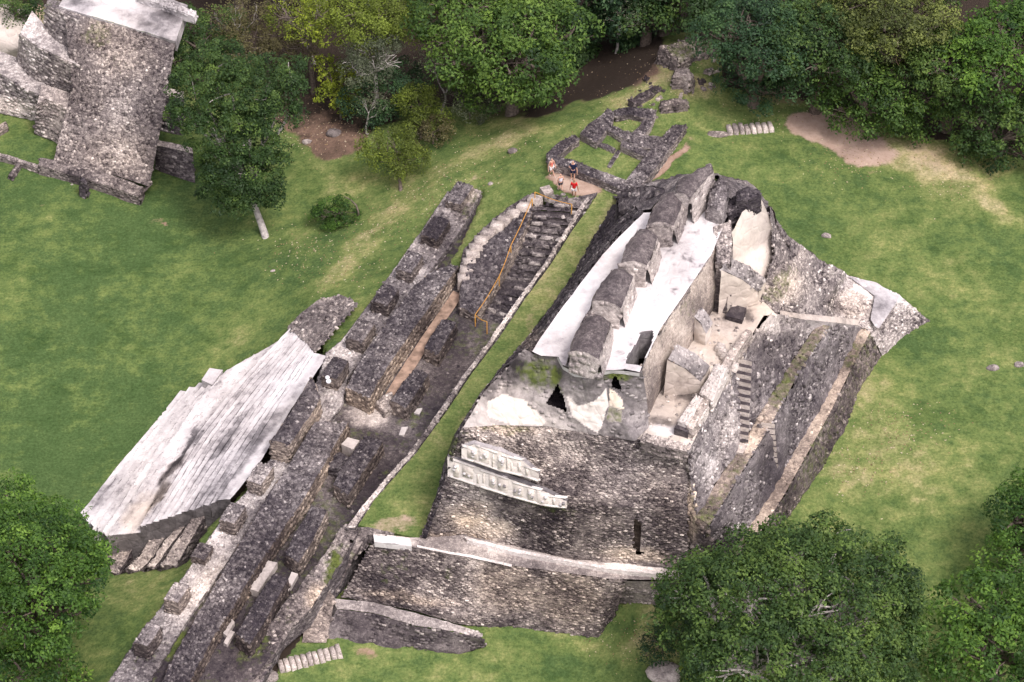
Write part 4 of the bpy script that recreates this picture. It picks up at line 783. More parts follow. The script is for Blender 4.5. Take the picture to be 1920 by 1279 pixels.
# floors in the trench
ct_ = toner(.20, .34, .3, .45, blobs=[(690,778,42,20,0,.45,-.3,0),(730,800,50,14,20,.15,-.2,0),(640,745,20,16,0,.2,-.1,.1),(640,1000,40,120,35,-.15,.1,0),(480,1200,20,60,35,-.05,.4,.2),(345,1150,10,60,33,.3,0,.1),(330,1210,12,30,33,0,.5,0),(560,1050,20,90,35,-.15,0,0),(380,1090,10,50,33,.25,-.2,.1)])
m = MB(); loft(m, [[(250,1300,2.12),(330,1190,2.12),(400,1090,2.12),(480,970,2.12),(560,850,2.12),(632,750,2.12),(700,630,2.12),(790,505,2.12),(870,425,2.3),(902,365,2.6)],[(455,1300,2.12),(520,1215,2.12),(590,1110,2.12),(672,1010,2.12),(750,905,2.12),(830,800,2.12),(905,700,2.12),(965,625,2.12),(985,600,2.12),(1000,580,2.12)]], ct_, .3, .06)
stones(m, [[(250,1300,2.12),(330,1190,2.12),(400,1090,2.12),(480,970,2.12),(560,850,2.12),(632,750,2.12),(700,630,2.12)],[(455,1300,2.12),(520,1215,2.12),(590,1110,2.12),(672,1010,2.12),(750,905,2.12),(830,800,2.12),(905,700,2.12)]], ct_, .3, .3, .08, .12, .5, rubble=True)
o = m.build('court_floor', M_fine, None, loc=P(700,780,2.1)); tag(o, kind='structure')
m = MB(); loft(m, [[(705,768,2.27),(735,718,2.27),(770,664,2.27),(805,611,2.3),(835,568,2.3),(850,545,2.35)],[(724,772,2.27),(754,728,2.27),(788,674,2.27),(824,618,2.3),(852,578,2.3),(868,553,2.35)]], toner(.55,.1,1,.25), .3, .05)
o = m.build('dirt_path', simple('trodden earth', (.30,.21,.155), .95, .3, 2), None, loc=P(780,650,1.7)); tag(o, kind='structure')
# ------------------------------------------------------------ grass slope between the piers and the balustrade
# ------------------------------------------------------------ sunken stair with stepped balustrade and rope
S_ = empty('sunken_stair', P(960, 500, 1.4)); tag(S_, 'dark sunken flight of broken stone steps below the four people', 'stair')
m = MB(); stt = toner(.22, .12, .1, .3, blobs=[(1000,470,40,40,0,.05,0,0),(970,580,40,40,0,-.1,0,0)]); std = toner(.10, 0, 0, .12)
stl = toner(.42, 0, .2, .4)
a = [(1003,382,4.9),(975,440,3.7),(940,520,2.6),(900,590,2.15)]; b = [(1112,388,4.9),(1082,452,3.7),(1036,530,2.6),(968,622,2.15)]
for i in range(3):
    n = [5, 5, 5][i]; steps(m, a[i][:2], b[i][:2], a[i][2], a[i+1][:2], b[i+1][:2], a[i+1][2], n, stt, .14)
    for k in range(n):
        t = k/n; A = P(*a[i])*(1-t)+P(*a[i+1])*t; B = P(*b[i])*(1-t)+P(*b[i+1])*t
        for s0, s1 in ((.05, .3), (.34, .6), (.65, .95)):
            if RNG.random() < .7:
                p0 = A+(B-A)*(s0+RNG.uniform(-.04,.04)); p1 = A+(B-A)*s1
                u = (p1-p0)/np.linalg.norm(p1-p0); c = (p0+p1)/2+np.array([0, -.05, .02]); boxes(m, c[None], u[None], np.array([[-u[1], u[0], 0]]), np.array([[0, 0, 1.]]), np.array([np.linalg.norm(p1-p0)/2]), np.array([.12]), np.array([.12]), np.array([[RNG.uniform(.25, .75), 0, .2]]))
stones(m, [[q for q in a], [q for q in b]], stt, .4, .3, .15, .35, .5, rubble=True)
m.build('flight', M_rub, S_)
m = MB(); strip_wall(m, [(985,385),(950,425),(905,460),(875,500),(862,545),(862,578)], [(1003,378),(978,440),(955,480),(935,520),(910,565),(893,590)], [5.0,4.5,4.0,3.6,3.2,2.9], [1.4]*6, toner(.24,.03,.05,.25), darks, top_amp=.2, rub=.3)
m.build('side_mass', M_rub, S_)
m = MB(); bpx = [(1003,370),(982,384),(963,396),(946,407),(930,420),(915,434),(902,447),(892,460),(886,473),(880,487),(874,502),(869,517)]
for i, (x, y) in enumerate(bpx):
    z = 5.35-i*.17; c = P(x, y, z); u = np.array([.9, -.3, 0]) if i < 6 else np.array([.95, .1, 0]); u /= np.linalg.norm(u)
    boxes(m, (c-[0, 0, .35])[None], u[None], np.array([[-u[1], u[0], 0]]), np.array([[0, 0, 1.]]), np.array([.52]), np.array([.42]), np.array([.36]), np.array([[RNG.uniform(.6, .8), 0, .35]]), taper=.92, sink=.8)
m.build('balustrade', M_fine, S_)
m = MB(); strip_wall(m, [(1000,362),(960,384),(925,412),(895,440),(870,468),(858,520)], [(1012,372),(975,398),(940,425),(910,452),(888,490),(880,525)], [4.95,4.6,4.3,3.9,3.5,3.1], [3,3,2.4,2,1.5,1.4], toner(.34,.1,.2,.3), rub=.28); m.build('balustrade_foot', M_rub, S_)
m = MB(); slab(m, [(1012,352),(1030,347),(1038,358),(1022,366)], 5.35, .5, toner(.62,.05,.4,.2), .25, .06); m.build('landing_block', M_fine, S_)
m = MB(); loft(m, [[(1020,378,4.9),(1060,388,4.9),(1100,392,4.9)],[(1028,362,5.08),(1068,372,5.08),(1120,362,5.05)]], toner(.4,.4,.2,.3), .3, .1); stones(m, [[(1020,378,4.9),(1060,388,4.9),(1100,392,4.9)],[(1028,362,5.08),(1068,372,5.08),(1120,362,5.05)]], toner(.4,.2,.2,.3), .35, .3, .15, .5, .6, rubble=True)
m.build('head_of_stair', M_rub, S_)
# rope barrier
R_ = empty('rope_barrier', P(960, 460, 3)); tag(R_, 'orange rope barrier on thin posts down the edge of the sunken stair', 'barrier')
rp = [(1003,360,5.9),(1072,383,5.75)], [(998,372,5.6),(958,460,4.8),(936,518,4.3),(891,590,3.6)], [(891,590,3.6),(913,603,3.3)]
for sgm in rp:
    m = MB(); w_ = PL(sgm); pts_ = []
    for i in range(len(w_)-1):
        for t in np.linspace(0, 1, 7)[:-1]: q = w_[i]*(1-t)+w_[i+1]*t; q = q-np.array([0, 0, .16*math.sin(math.pi*t)]); pts_.append(q)
    pts_.append(w_[-1]); tube(m, pts_, .032, (.5, 0, 0), 6); m.build('rope', M_rope, R_)
for x, y, z, h in ((1003,360,5.95,1.0),(1072,383,5.8,1.0),(998,372,5.65,.9),(958,460,4.85,1.0),(936,518,4.35,1.0),(891,590,3.65,1.2),(913,603,3.35,1.6)):
    m = MB(); q = P(x, y, z); tube(m, [q-[0, 0, h], q-[0, 0, .02], q], [.045, .045, .01], (.5, 0, 0), 6); m.build('post', M_metal, R_)
# ------------------------------------------------------------ white western stairway
W_ = empty('white_stairway', P(400, 850, -3)); tag(W_, 'wide whitish stone stairway of long parallel steps going down to the lawn', 'stair')
def lerpK(K0, K1, t): return [((x0*(1-t)+x1*t), (y0*(1-t)+y1*t), z0*(1-t)+z1*t) for (x0, y0, z0), (x1, y1, z1) in zip(K0, K1)]
K0 = [(615,667,2.5),(545,768,2.5),(492,858,2.5),(432,937,2.5)]
K1 = [(590,662,2.45),(520,765,2.45),(462,855,2.45),(408,938,2.45)]
K2 = [(548,612,.5),(458,705,.5),(372,812,.5),(262,985,.5)]
K3 = [(425,695,-.2),(365,760,-.2),(292,865,-.2),(205,1002,-.2)]
K4 = [(337,733,-2.85),(292,792,-2.85),(222,872,-2.85),(150,962,-2.85)]
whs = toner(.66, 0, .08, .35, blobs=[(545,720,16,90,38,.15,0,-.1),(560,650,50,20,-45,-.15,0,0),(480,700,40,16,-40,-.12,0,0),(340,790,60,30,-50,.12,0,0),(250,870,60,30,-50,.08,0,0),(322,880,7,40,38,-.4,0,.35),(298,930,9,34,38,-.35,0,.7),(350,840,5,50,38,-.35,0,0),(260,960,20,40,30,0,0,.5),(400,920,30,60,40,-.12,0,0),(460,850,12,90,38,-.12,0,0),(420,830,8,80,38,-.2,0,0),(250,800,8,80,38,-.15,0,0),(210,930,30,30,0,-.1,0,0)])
_w0 = whs
def whs(p):
    t = _w0(p); d = np.array([.415, .91, 0]); e = np.array([.91, -.415, 0])
    q = np.stack([p@d*.22, p@e*2.6, p[..., 2]*2.0], -1); n = fbm(q, 1.0, 4, 123); t = t.copy()
    t[..., 0] = np.clip(t[..., 0]+.34*n+.1*vn(p, 2.5, 7), 0, 1); return t
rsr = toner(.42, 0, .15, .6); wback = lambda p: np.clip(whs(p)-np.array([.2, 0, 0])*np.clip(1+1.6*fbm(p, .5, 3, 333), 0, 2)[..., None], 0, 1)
lines = [K0, K1]; 
for i in range(1, 12): lines.append(lerpK(K1, K2, i/11))
lines.append(K3)
for i in range(1, 6): lines.append(lerpK(K3, K4, i/5))
m = MB(); jag = RNG.uniform(-.3, .3, len(lines)); LW = []
for i, l in enumerate(lines):
    q = PL(l); g = loftgrid([q, q+[0, 0, -.01]], .4, True)[0]
    g = g+np.stack([.12*fbm(g*1.0, .5, 3, i), .12*fbm(g, .5, 3, i+50), .03*fbm(g, .8, 2, i+9)], -1)
    if i > 1: g[-1] += (g[-1]-g[-2])*abs(jag[i])*1.5; pass
    LW.append(g)
for i in range(1, len(LW)):
    A, B = LW[i-1].copy(), LW[i].copy(); z = B[:, 2].mean(); n_ = max(len(A), len(B))
    rs = lambda g: np.stack([np.interp(np.linspace(0, 1, n_), np.linspace(0, 1, len(g)), g[:, k]) for k in range(3)], -1)
    A, B = rs(A), rs(B); Az = A.copy(); Az[:, 2] = B[:, 2]+.02
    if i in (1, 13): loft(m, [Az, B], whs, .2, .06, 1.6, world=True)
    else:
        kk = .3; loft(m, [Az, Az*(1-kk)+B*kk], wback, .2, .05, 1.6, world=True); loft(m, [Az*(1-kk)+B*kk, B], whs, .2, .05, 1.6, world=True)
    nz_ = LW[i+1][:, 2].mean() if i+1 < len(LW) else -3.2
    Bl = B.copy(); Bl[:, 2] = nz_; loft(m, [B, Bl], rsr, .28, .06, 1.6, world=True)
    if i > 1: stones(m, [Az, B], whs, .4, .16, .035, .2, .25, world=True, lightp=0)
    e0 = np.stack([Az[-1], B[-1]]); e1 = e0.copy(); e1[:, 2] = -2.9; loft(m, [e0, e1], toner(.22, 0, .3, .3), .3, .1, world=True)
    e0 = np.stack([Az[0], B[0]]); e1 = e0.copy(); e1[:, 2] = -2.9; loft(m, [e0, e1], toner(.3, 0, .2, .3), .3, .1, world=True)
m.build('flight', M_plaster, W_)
m = MB(); slab(m, [(378,712),(393,690),(418,694),(398,722)], -.5, 2.2, toner(.55, 0, .05, .3)); m.build('corner_block', M_plaster, W_)
m = MB(); rb = toner(.45, .0, .3, .35); R_b = [[(540,612,.4),(566,585,.9),(600,562,1.4),(640,553,1.9)],[(590,660,2.3),(612,640,2.4),(640,605,2.5),(672,570,2.6)]]
loft(m, R_b, rb, .3, .15, 1); stones(m, R_b, rb, .35, .3, .14, .6, .6, rubble=True); m.build('rubble_fill', M_rub, W_)
# exposed older steps under the lower end: broken sloping ribs with dark hollows between
for i, (Lq, Rq, z0, z1) in enumerate((([(186,1062),(205,1030),(232,992)],[(222,1078),(240,1046),(262,1004)],-2.6,-1.6),([(238,1066),(268,1030),(300,985)],[(262,1072),(292,1034),(322,990)],-2.0,-.6),([(276,1062),(308,1015),(340,975)],[(290,1064),(322,1020),(352,978)],-1.2,.3),([(300,1060),(335,1010),(366,965)],[(330,1060),(356,1014),(384,968)],-.6,1.0))):
    mm = MB(); strip_wall(mm, Lq, Rq, [z0, (z0+z1)/2, z1], -3.1, toner(.58, 0, .45, .6), toner(.26, 0, .4, .3), rub=.2, top_amp=.22, amp=.08, step=.2, batter=0); mm.build('older_step', M_fine, W_)
m = MB(); slab(m, [(172,995),(186,968),(216,972),(200,1008)], -1.6, 1.3, toner(.72, 0, .2, .3)); m.build('lower_block', M_plaster, W_)
# ------------------------------------------------------------ foundations of small rooms on the ridge
F_ = empty('room_foundations', P(1150, 280, 5)); tag(F_, 'low dark foundation walls of several small rooms floored with grass', 'ruin')
ft = toner(.27, .05, .1, .4, blobs=[(1150,325,25,14,0,.25,0,0),(1110,215,12,8,0,.3,0,0)]); fs = toner(.5, .05, .3, .35)
for L, R, z in (([(1027,290),(1075,300),(1130,322),(1192,345)],[(1030,304),(1072,318),(1125,338),(1182,362)],5.9),
  ([(1172,340),(1210,292),(1240,258),(1262,236)],[(1197,356),(1238,304),(1262,270),(1288,234)],6.0),
  ([(1025,288),(1050,265),(1078,252)],[(1042,295),(1066,275),(1086,262)],5.8),
  ([(1088,250),(1104,232),(1128,216),(1140,203)],[(1118,268),(1132,250),(1146,232),(1152,212)],5.9),
  ([(1152,206),(1178,200),(1230,206)],[(1155,218),(1180,214),(1222,224)],5.9),
  ([(1208,222),(1200,235),(1184,250)],[(1230,214),(1220,238),(1206,256)],5.8),
  ([(1132,230),(1165,244),(1205,254),(1250,258)],[(1136,242),(1165,258),(1200,276),(1240,280)],5.8),
  ([(1115,264),(1140,272),(1155,280)],[(1112,270),(1136,279),(1150,286)],5.4),
  ([(1168,262),(1200,276),(1216,284)],[(1164,272),(1190,286),(1210,292)],5.9),
  ([(1158,281),(1148,296),(1138,312)],[(1163,284),(1154,299),(1144,314)],5.35)):
    m = MB(); strip_wall(m, L, R, z-.2, 4.7, ft, fs, top_amp=.08, amp=.05, rub=.2, bw=.3, bh=.18, batter=.0, prot=.05); m.build('foundation_wall', M_rub, F_)
# ------------------------------------------------------------ outcrop ruin at the top of the ridge
O_ = empty('ruined_mound', P(1290, 130, 6)); tag(O_, 'collapsed ruin of grey rubble and grass at the top of the ridge by the forest', 'ruin')
for L, R, z, b, c in (([(1250,92),(1290,72),(1335,62)],[(1275,118),(1310,100),(1350,92)],8.2,5.5,(.42,.3)),([(1240,90),(1250,84),(1265,84)],[(1262,112),(1275,108),(1285,104)],8.0,5.2,(.62,.0)),([(1290,118),(1310,112),(1345,105)],[(1295,140),(1320,138),(1350,130)],7.4,6,(.3,.1)),([(1210,150),(1240,146),(1278,150)],[(1215,160),(1245,160),(1275,168)],6.6,5.3,(.3,.05)),([(1250,165),(1275,160),(1320,172)],[(1245,178),(1280,178),(1310,184)],6.5,5.3,(.35,.05)),([(1300,145),(1315,140),(1335,150)],[(1305,165),(1320,165),(1335,170)],6.8,5.8,(.4,.2))):
    m = MB(); strip_wall(m, L, R, z-1.3, b, toner(c[0]+.14, c[1]+.2, .45, .6), toner(.5, .1, .45, .6), rub=.26, top_amp=.45, amp=.4, batter=.35, bw=.28, bh=.2, prot=.2); m.build('rubble_wall', M_rub, O_)
for L, R, z, b, c in (([(1180,188),(1205,176),(1235,160)],[(1190,194),(1212,184),(1242,170)],5.6,4.6,.4),([(1240,192),(1262,188),(1288,186)],[(1240,200),(1264,198),(1290,194)],5.9,4.9,.35),([(1268,128),(1290,128),(1300,138)],[(1262,140),(1282,142),(1292,150)],7.0,5.6,.5)):
    m = MB(); strip_wall(m, L, R, z, b, toner(c, .2, .4, .6), rub=.24, top_amp=.3, amp=.2, batter=.2); m.build('rubble_wall', M_rub, O_)
m = MB(); q = PL([(1160,196,4.6),(1205,165,5.2),(1240,140,5.6),(1270,105,6.3),(1320,85,6.8)]); r_ = PL([(1215,206,5.1),(1262,186,5.5),(1310,180,5.6),(1335,160,6.0),(1350,120,6.8)])
stones(m, [list(q), list(r_)], toner(.5, .1, .45, .6), .45, .4, .28, .35, .7, world=True, rubble=True)
o = m.build('scattered_rubble', M_rub, None, loc=P(1270,150,5.5)); tag(o, kind='stuff')
# ------------------------------------------------------------ loose rocks, little stairs
def small_stair(x0, y0, x1, y1, n, wpx, lab, slant=(4, 12), z=None, seed=0):
    E = empty('small_stair', G_((x0+x1)/2, (y0+y1)/2)); tag(E, lab, 'stair')
    for i in range(n):
        t = (i+.5)/n; x = x0+(x1-x0)*t; y = y0+(y1-y0)*t; m = MB(); c = G_(x, y, .05)
        u = np.array([slant[0], -slant[1]*1.3, 0.]); u /= np.linalg.norm(u); v = np.array([-u[1], u[0], 0])
        boxes(m, c[None], u[None], v[None], np.array([[0, 0, 1.]]), np.array([wpx/25]), np.array([abs(x1-x0)/25/n*.44]), np.array([RNG.uniform(.25, .42)]), np.array([[RNG.uniform(.55, .85), 0, .35]])); m.build('step', M_fine, E)
small_stair(1362,246,1450,240,8,14,'short row of pale steps on the grass right of the ridge', (3, 12))
small_stair(522,1253,640,1222,11,13,'row of pale steps on the lawn at the bottom of the trench', (5, 12))
m = MB(); q = G_(1345, 252, 0); rock(m, q, .6, toner(.5, .1, .4, .3), 2, (1.6, .7, .35), 16); o = m.build('rubble_heap', M_rub, None, loc=q); tag(o, 'small rubble heap at the left end of the short pale steps', 'rocks')
for i, (x, y, r, t, lab) in enumerate(((500,1268,.9,.55,'pale stones left of the step row at the bottom'),(1245,1262,1.3,.75,'whitish boulder under the big tree at the bottom edge'),(962,284,.55,.35,'grey rocks on the grass left of the room foundations'),(1549,442,.45,.6,'small grey rock pile on the lawn right of the temple'),(1862,690,.5,.5,'pale rock on the right lawn, left of another'),(1912,684,.45,.5,'pale rock at the right edge of the picture'),(575,266,.5,.6,'small pinkish rocks on the brown slope'),(1275,250,.2,.5,'tiny stone beside the right foundation wall'),(626,250,.8,.45,'flat grey slab on the brown slope by the forest'),(512,508,.25,.6,'tiny grey stone on the lawn left of the bush'),(1056,365,.25,.5,'little stone by the feet of the people'),(1450,1010,.3,.5,'little rock at the foot of the temple beside the big tree'),(135,346,.14,.8,'tiny white stone beside the upright stone'),(920,345,.3,.5,'pale stone half sunk in the grass by the upper pier'),(720,530,.2,.5,'tiny stone in the grass behind the pier row'))):
    m = MB(); c = G_(x, y, .0); tt = toner(t, .05, .3, .3)
    for k in range(1 if r < .3 else 3): rock(m, c+(np.array([RNG.uniform(-.5, .5), RNG.uniform(-.3, .3), 0])*r if k else 0), r*(.55 if k else .8), tt, i*7+k, (1.1, .8, .6), 14, .3)
    o = m.build('rock', M_fine, None, loc=c); tag(o, lab, 'rock')
m = MB(); 
for x, y in ((1335,372),): pass
# ------------------------------------------------------------ upper-left temple
V_ = empty('ruined_temple', P(200, 200, -3)); tag(V_, 'second stepped temple with a wide rough front slope, upper left corner', 'temple')
vt = toner(.44, .03, .3, .32, blobs=[(230,90,70,50,15,.0,.28,.2),(180,60,30,30,0,.0,.3,.2),(160,190,40,60,0,-.08,0,0),(220,290,60,40,15,.04,0,.1)])
m = MB(); Rv = [[(100,302,-2.2),(160,315,-2.2),(220,330,-2.2),(280,350,-2.2)],[(135,170,1.8),(190,190,1.8),(245,205,1.8),(305,222,1.8)],[(122,20,6.2),(190,40,6.2),(260,58,6.2),(330,76,6.2)]]
loft(m, Rv, vt, .3, .16, 1); stones(m, Rv, vt, .4, .25, .13, .85, .6, rubble=True, lightp=.16)
loft(m, [[(280,350,-3),(300,230,-3)],[(305,222,1.8),(330,76,6.2)]], vt, .4, .2); m.build('front_slope', M_rub, V_)
m = MB(); slab(m, [(110,12),(330,78),(352,10),(150,-60)], 6.3, 1.0, toner(.52, 0, .15, .7, blobs=[(310,60,30,15,0,.1,0,0),(150,10,30,14,0,-.3,0,-.1),(240,30,60,10,20,-.15,0,.1)]), .3, .1)
strip_wall(m, [(260,-12),(310,2),(368,22)], [(258,-6),(308,10),(364,32)], 6.9, 6.2, toner(.6, 0, .1, .3), rub=.2); m.build('top_platform', M_plaster, V_)
def tier(top, face_top, bot, tt, ft_, name, mat=M_rub, bw=.5, bh=.28, fill=.85, prot=.12):
    m = MB(); loft(m, [face_top, top], tt, .3, .06, 1.3); loft(m, [bot, face_top], ft_, .3, .12, 1); stones(m, [bot, face_top], ft_, bw, bh, prot, fill, .6, lightp=.15); m.build(name, mat, V_)
tier([(-40,80,.2),(30,108,.2),(55,138,.2),(110,165,.2)],[(-40,128,.2),(8,142,.2),(50,168,.2),(90,185,.2)],[(-50,205,-3),(10,214,-3),(55,224,-3),(92,232,-3)],toner(.62,.1,.1,.3),toner(.52,.02,.1,.45,blobs=[(20,200,60,14,10,.2,0,.2)]),'lower_tier')
tier([(78,158,.6),(100,164,.6),(125,172,.6),(145,180,.6)],[(70,195,.5),(85,186,.5),(112,196,.5),(135,208,.5)],[(64,250,-3),(82,258,-3),(98,264,-3),(118,275,-3)],toner(.62,.0,.3,.2),toner(.55,.0,.3,.3),'corner_tower')
tier([(60,20,3.6),(82,46,3.6),(118,78,3.6),(148,98,3.6)],[(38,62,3.5),(60,80,3.5),(100,102,3.5),(145,122,3.5)],[(32,112,.2),(55,142,.2),(95,162,.2),(140,178,.2)],toner(.66,.0,.1,.3),toner(.52,.03,.2,.5),'middle_tier')
tier([(92,-10,6.2),(110,0,6.2),(128,14,6.2),(145,20,6.2)],[(86,10,6.1),(98,14,6.1),(125,26,6.1),(150,36,6.1)],[(82,50,3.6),(100,72,3.6),(122,85,3.6),(140,100,3.6)],toner(.4,.3,.1,.3),toner(.5,.03,.2,.4),'upper_tier')
tier([(305,165,2),(330,168,2),(345,172,2)],[(303,178,1.9),(325,182,1.9),(345,186,1.9)],[(300,245,-1),(320,250,-1),(345,255,-1)],toner(.7,.0,.3,.3),toner(.3,.03,.1,.4),'side_tier')
tier([(292,262,-.8),(330,270,-.8),(360,276,-.8)],[(290,272,-.9),(330,280,-.9),(362,288,-.9)],[(292,318,-3),(330,332,-3),(366,344,-3)],toner(.6,.0,.3,.3),toner(.25,.1,.1,.4),'side_tier')
m = MB(); strip_wall(m, [(75,295),(120,305),(180,318),(230,335),(268,350)], [(72,310),(118,322),(172,338),(222,355),(262,368)], -2.1, -3.1, toner(.42,.15,.3,.35), rub=.35, top_amp=.15); m.build('front_plinth', M_rub, V_)
m = MB(); loft(m, [[(262,368,-2.1),(258,362,-3)],[(286,345,-1.6),(282,340,-3)]], toner(.5,.1,.5,.3), .3, .1, away=P(200,300,-2)); m.build('plinth_end', M_rub, V_)
ruin('low_wall', 'thin line of stones in the grass at the left edge, leading to the upper left temple', 'wall', [(-20,282),(30,296),(82,312)], [(-22,287),(28,301),(80,318)], -2.5, -3.1, toner(.45,.1,.3,.3), rub=.2, top_amp=.08)
ruin('low_wall', 'short spur of stones branching off the thin low wall', 'wall', [(34,303),(26,316),(16,328)], [(39,306),(31,319),(22,331)], -2.6, -3.1, toner(.3,.1,.3,.3), rub=.2, top_amp=.08)
ruin('low_wall', 'stub of wall at the left edge beside the grassy court', 'wall', [(-10,240),(2,232),(10,228)], [(-10,250),(5,240),(14,234)], -2.4, -3.1, toner(.5,.1,.6,.3), rub=.2, top_amp=.08)
m = MB(); c = P(156, 366, -3)
strip_wall(m, [(148,342),(149,338),(152,336)], [(160,346),(162,341),(163,339)], -1.55, -3.05, toner(.22,.0,-.1,.2), rub=0, top_amp=.06, step=.12, lump=.25)
o = m.build('upright_stone', M_fine, None, loc=c); tag(o, 'upright dark grey stone slab standing in the grass by the upper left temple', 'standing stone')
m = MB(); c = P(20, 60, -1)
rock(m, c, 2.6, toner(.78,.1,.6,.3), 4, (1, 1.2, .8), 26, .3); o = m.build('rubble_mound', M_plaster, None, loc=c); tag(o, 'bright crumbling plaster mound in the upper left corner', 'mound')
m = MB(); loft(m, [[(170,900,-2.9),(171,901,-2.9)],[(172,900,-2.9),(173,901,-2.9)]], dark, .3)
m = MB(); strip_wall(m, [(168,1285),(185,1245),(205,1212),(218,1200)], [(170,1286),(188,1247),(208,1214),(221,1202)], -.6, -2.2, toner(.15,.1,.1,.2), rub=0, top_amp=.05); o = m.build('garden_kerb', M_fine, None, loc=P(190,1240,-1)); tag(o, 'thin dark kerb line crossing the lawn at the bottom left', 'kerb')

# ------------------------------------------------------------ fallen leaves and litter strewn on the grass
m = MB(); n = 2600; px = RNG.uniform(300, 1300, n); py = RNG.uniform(120, 620, n)
cx = np.array([[560,470],[640,500],[700,430],[850,330],[930,260],[620,250],[560,240],[780,380],[1250,130],[1150,190],[1600,300],[1780,330],[1700,800],[1620,880],[1200,1200],[1450,200]]); k = RNG.integers(0, len(cx), n)
q = cx[k]+RNG.normal(0, 1, (n, 2))*np.array([46, 26]); c = np.array([P(a, b, 0) for a, b in q])
for _ in range(5):
    z = TH(c[:, :2]); c = np.array([P(a, b, zz) for (a, b), zz in zip(q, z)])
U_ = RNG.normal(0, 1, (n, 3)); U_[:, 2] = 0; U_ /= np.linalg.norm(U_, axis=1, keepdims=True); V_2 = np.cross([0, 0, 1.], U_); s_ = RNG.uniform(.02, .07, n)
boxes(m, c, U_, V_2, np.tile([0, 0, 1.], (n, 1)), s_, s_*.6, np.full(n, .03), np.stack([RNG.uniform(0, 1, n), np.zeros(n), np.zeros(n)], -1), sink=.0)
o = m.build('leaf_litter', leaf_mat('litter', (.10,.06,.035), (.32,.22,.13), (.55,.48,.38))); tag(o, kind='stuff')
# ------------------------------------------------------------ trees
def leaves(mb, c, nrm, size, tone, asp=.55):
    n = len(c); N = nrm+RNG.normal(0, .45, (n, 3)); N /= np.linalg.norm(N, axis=1, keepdims=True)
    A = np.cross(N, RNG.normal(0, 1, (n, 3))); A /= np.linalg.norm(A, axis=1, keepdims=True)+1e-9; B = np.cross(N, A)
    s = (size*RNG.uniform(.6, 1.25, n))[:, None]
    v = np.stack([c-A*s*.5, c+B*s*.5*asp-N*s*.08, c+A*s*.5-N*s*.12, c-B*s*.5*asp-N*s*.08], 1)
    f = np.arange(n)[:, None]*4+np.arange(4)[None]
    mb.add(v.reshape(-1, 3), f, np.repeat(tone, 4, axis=0))
def crown(mb, lobes, leaf=.34, dens=1.0, clump=.95, sub=True, light=0., spread=.28, gap=.12, droop=0.):
    """lobes: (centre, (rx,ry,rz)); each carries domed leaf clumps over its outer side, with gaps between them"""
    LC = np.array([c for c, r in lobes]); LR = np.array([r for c, r in lobes])
    lf = leaf*.82
    for li, (c, r) in enumerate(lobes):
        c = np.asarray(c, float); r = np.asarray(r, float)
        area = 4*math.pi*((r[0]*r[1])**1.6+(r[0]*r[2])**1.6+(r[1]*r[2])**1.6)**(1/1.6)/3**(1/1.6)
        for layer in (0, 1):
            nc = max(5, int(area*(.46 if layer == 0 else .26)/clump**2))
            D = RNG.normal(0, 1, (nc*3, 3)); D /= np.linalg.norm(D, axis=1, keepdims=True); D = D[D[:, 2] > (-.55 if layer == 0 else -.9)][:nc]
            nc = len(D); rad = (RNG.uniform(.82, 1.1, nc) if layer == 0 else RNG.uniform(.35, .75, nc))+.18*fbm(D*r.mean()+c, .35, 2, 5)
            C = c+D*r*rad[:, None]
            q = np.linalg.norm((C[:, None]-LC[None])/LR[None], axis=2); q[:, li] = 9
            keep = (q.min(1) > (.78 if layer == 0 else .5)) & (vn(C, .45, 61) > -1+gap*2)
            C = C[keep]; D = D[keep]; nc = len(C)
            if nc == 0: continue
            cr = clump*RNG.uniform(.55, 1.2, nc)*(1 if layer == 0 else .9)
            ct = .44+light+RNG.normal(0, .15, nc)+.26*vn(C, .3, 71)+RNG.normal(0, .05)
            nl = int(30*dens*(clump/lf/2.4)**2*(1 if layer == 0 else .6))
            E = RNG.normal(0, 1, (nc, nl, 3)); E /= np.linalg.norm(E, axis=2, keepdims=True)
            E = E+D[:, None]*.4+np.array([0, 0, .55]); E /= np.linalg.norm(E, axis=2, keepdims=True)
            rr = RNG.uniform(.45, 1.0, (nc, nl))**.45*(1+.22*vn(E*2.2+C[:, None], 1.0, 12))
            L = C[:, None]+E*(cr[:, None]*rr)[..., None]*np.array([1, 1, .75])
            if droop: L[..., 2] -= droop*RNG.random((nc, nl))**2
            L = L.reshape(-1, 3); Nn = (E*.8+np.array([0, 0, .5])).reshape(-1, 3)
            t = np.repeat(ct, nl)+RNG.normal(0, spread*.4, nc*nl)+np.where(RNG.random(nc*nl) < .05, .3, 0)
            leaves(mb, L, Nn, lf, np.stack([np.clip(t, 0, 1), t*0, t*0], -1))
def limb(mb, a, b, r0, r1, tone=(.5, 0, 0), bend=.15, n=7):
    a = np.asarray(a, float); b = np.asarray(b, float); l = np.linalg.norm(b-a); t = np.linspace(0, 1, n)[:, None]
    off = RNG.normal(0, 1, 3)*bend*l*.5; off2 = RNG.normal(0, 1, 3)*bend*l*.25
    p = a*(1-t)+b*t+np.sin(t*math.pi)*off+np.sin(t*math.pi*2)*off2
    tube(mb, p, np.linspace(r0, r1, n), tone, 7); return p
def twigs(mb, base, dirn, length, r, depth, spread=.7, up=.2):
    d = np.asarray(dirn, float)/np.linalg.norm(dirn); end = base+d*length
    p = limb(mb, base, end, r, r*.55, bend=.12, n=5)
    if depth == 0: return [end]
    out = []
    for k in range(RNG.integers(2, 4)):
        nd_ = d+RNG.normal(0, spread, 3); nd_[2] += up; out += twigs(mb, p[-1], nd_, length*RNG.uniform(.6, .85), r*.55, depth-1, spread, up)
    return out
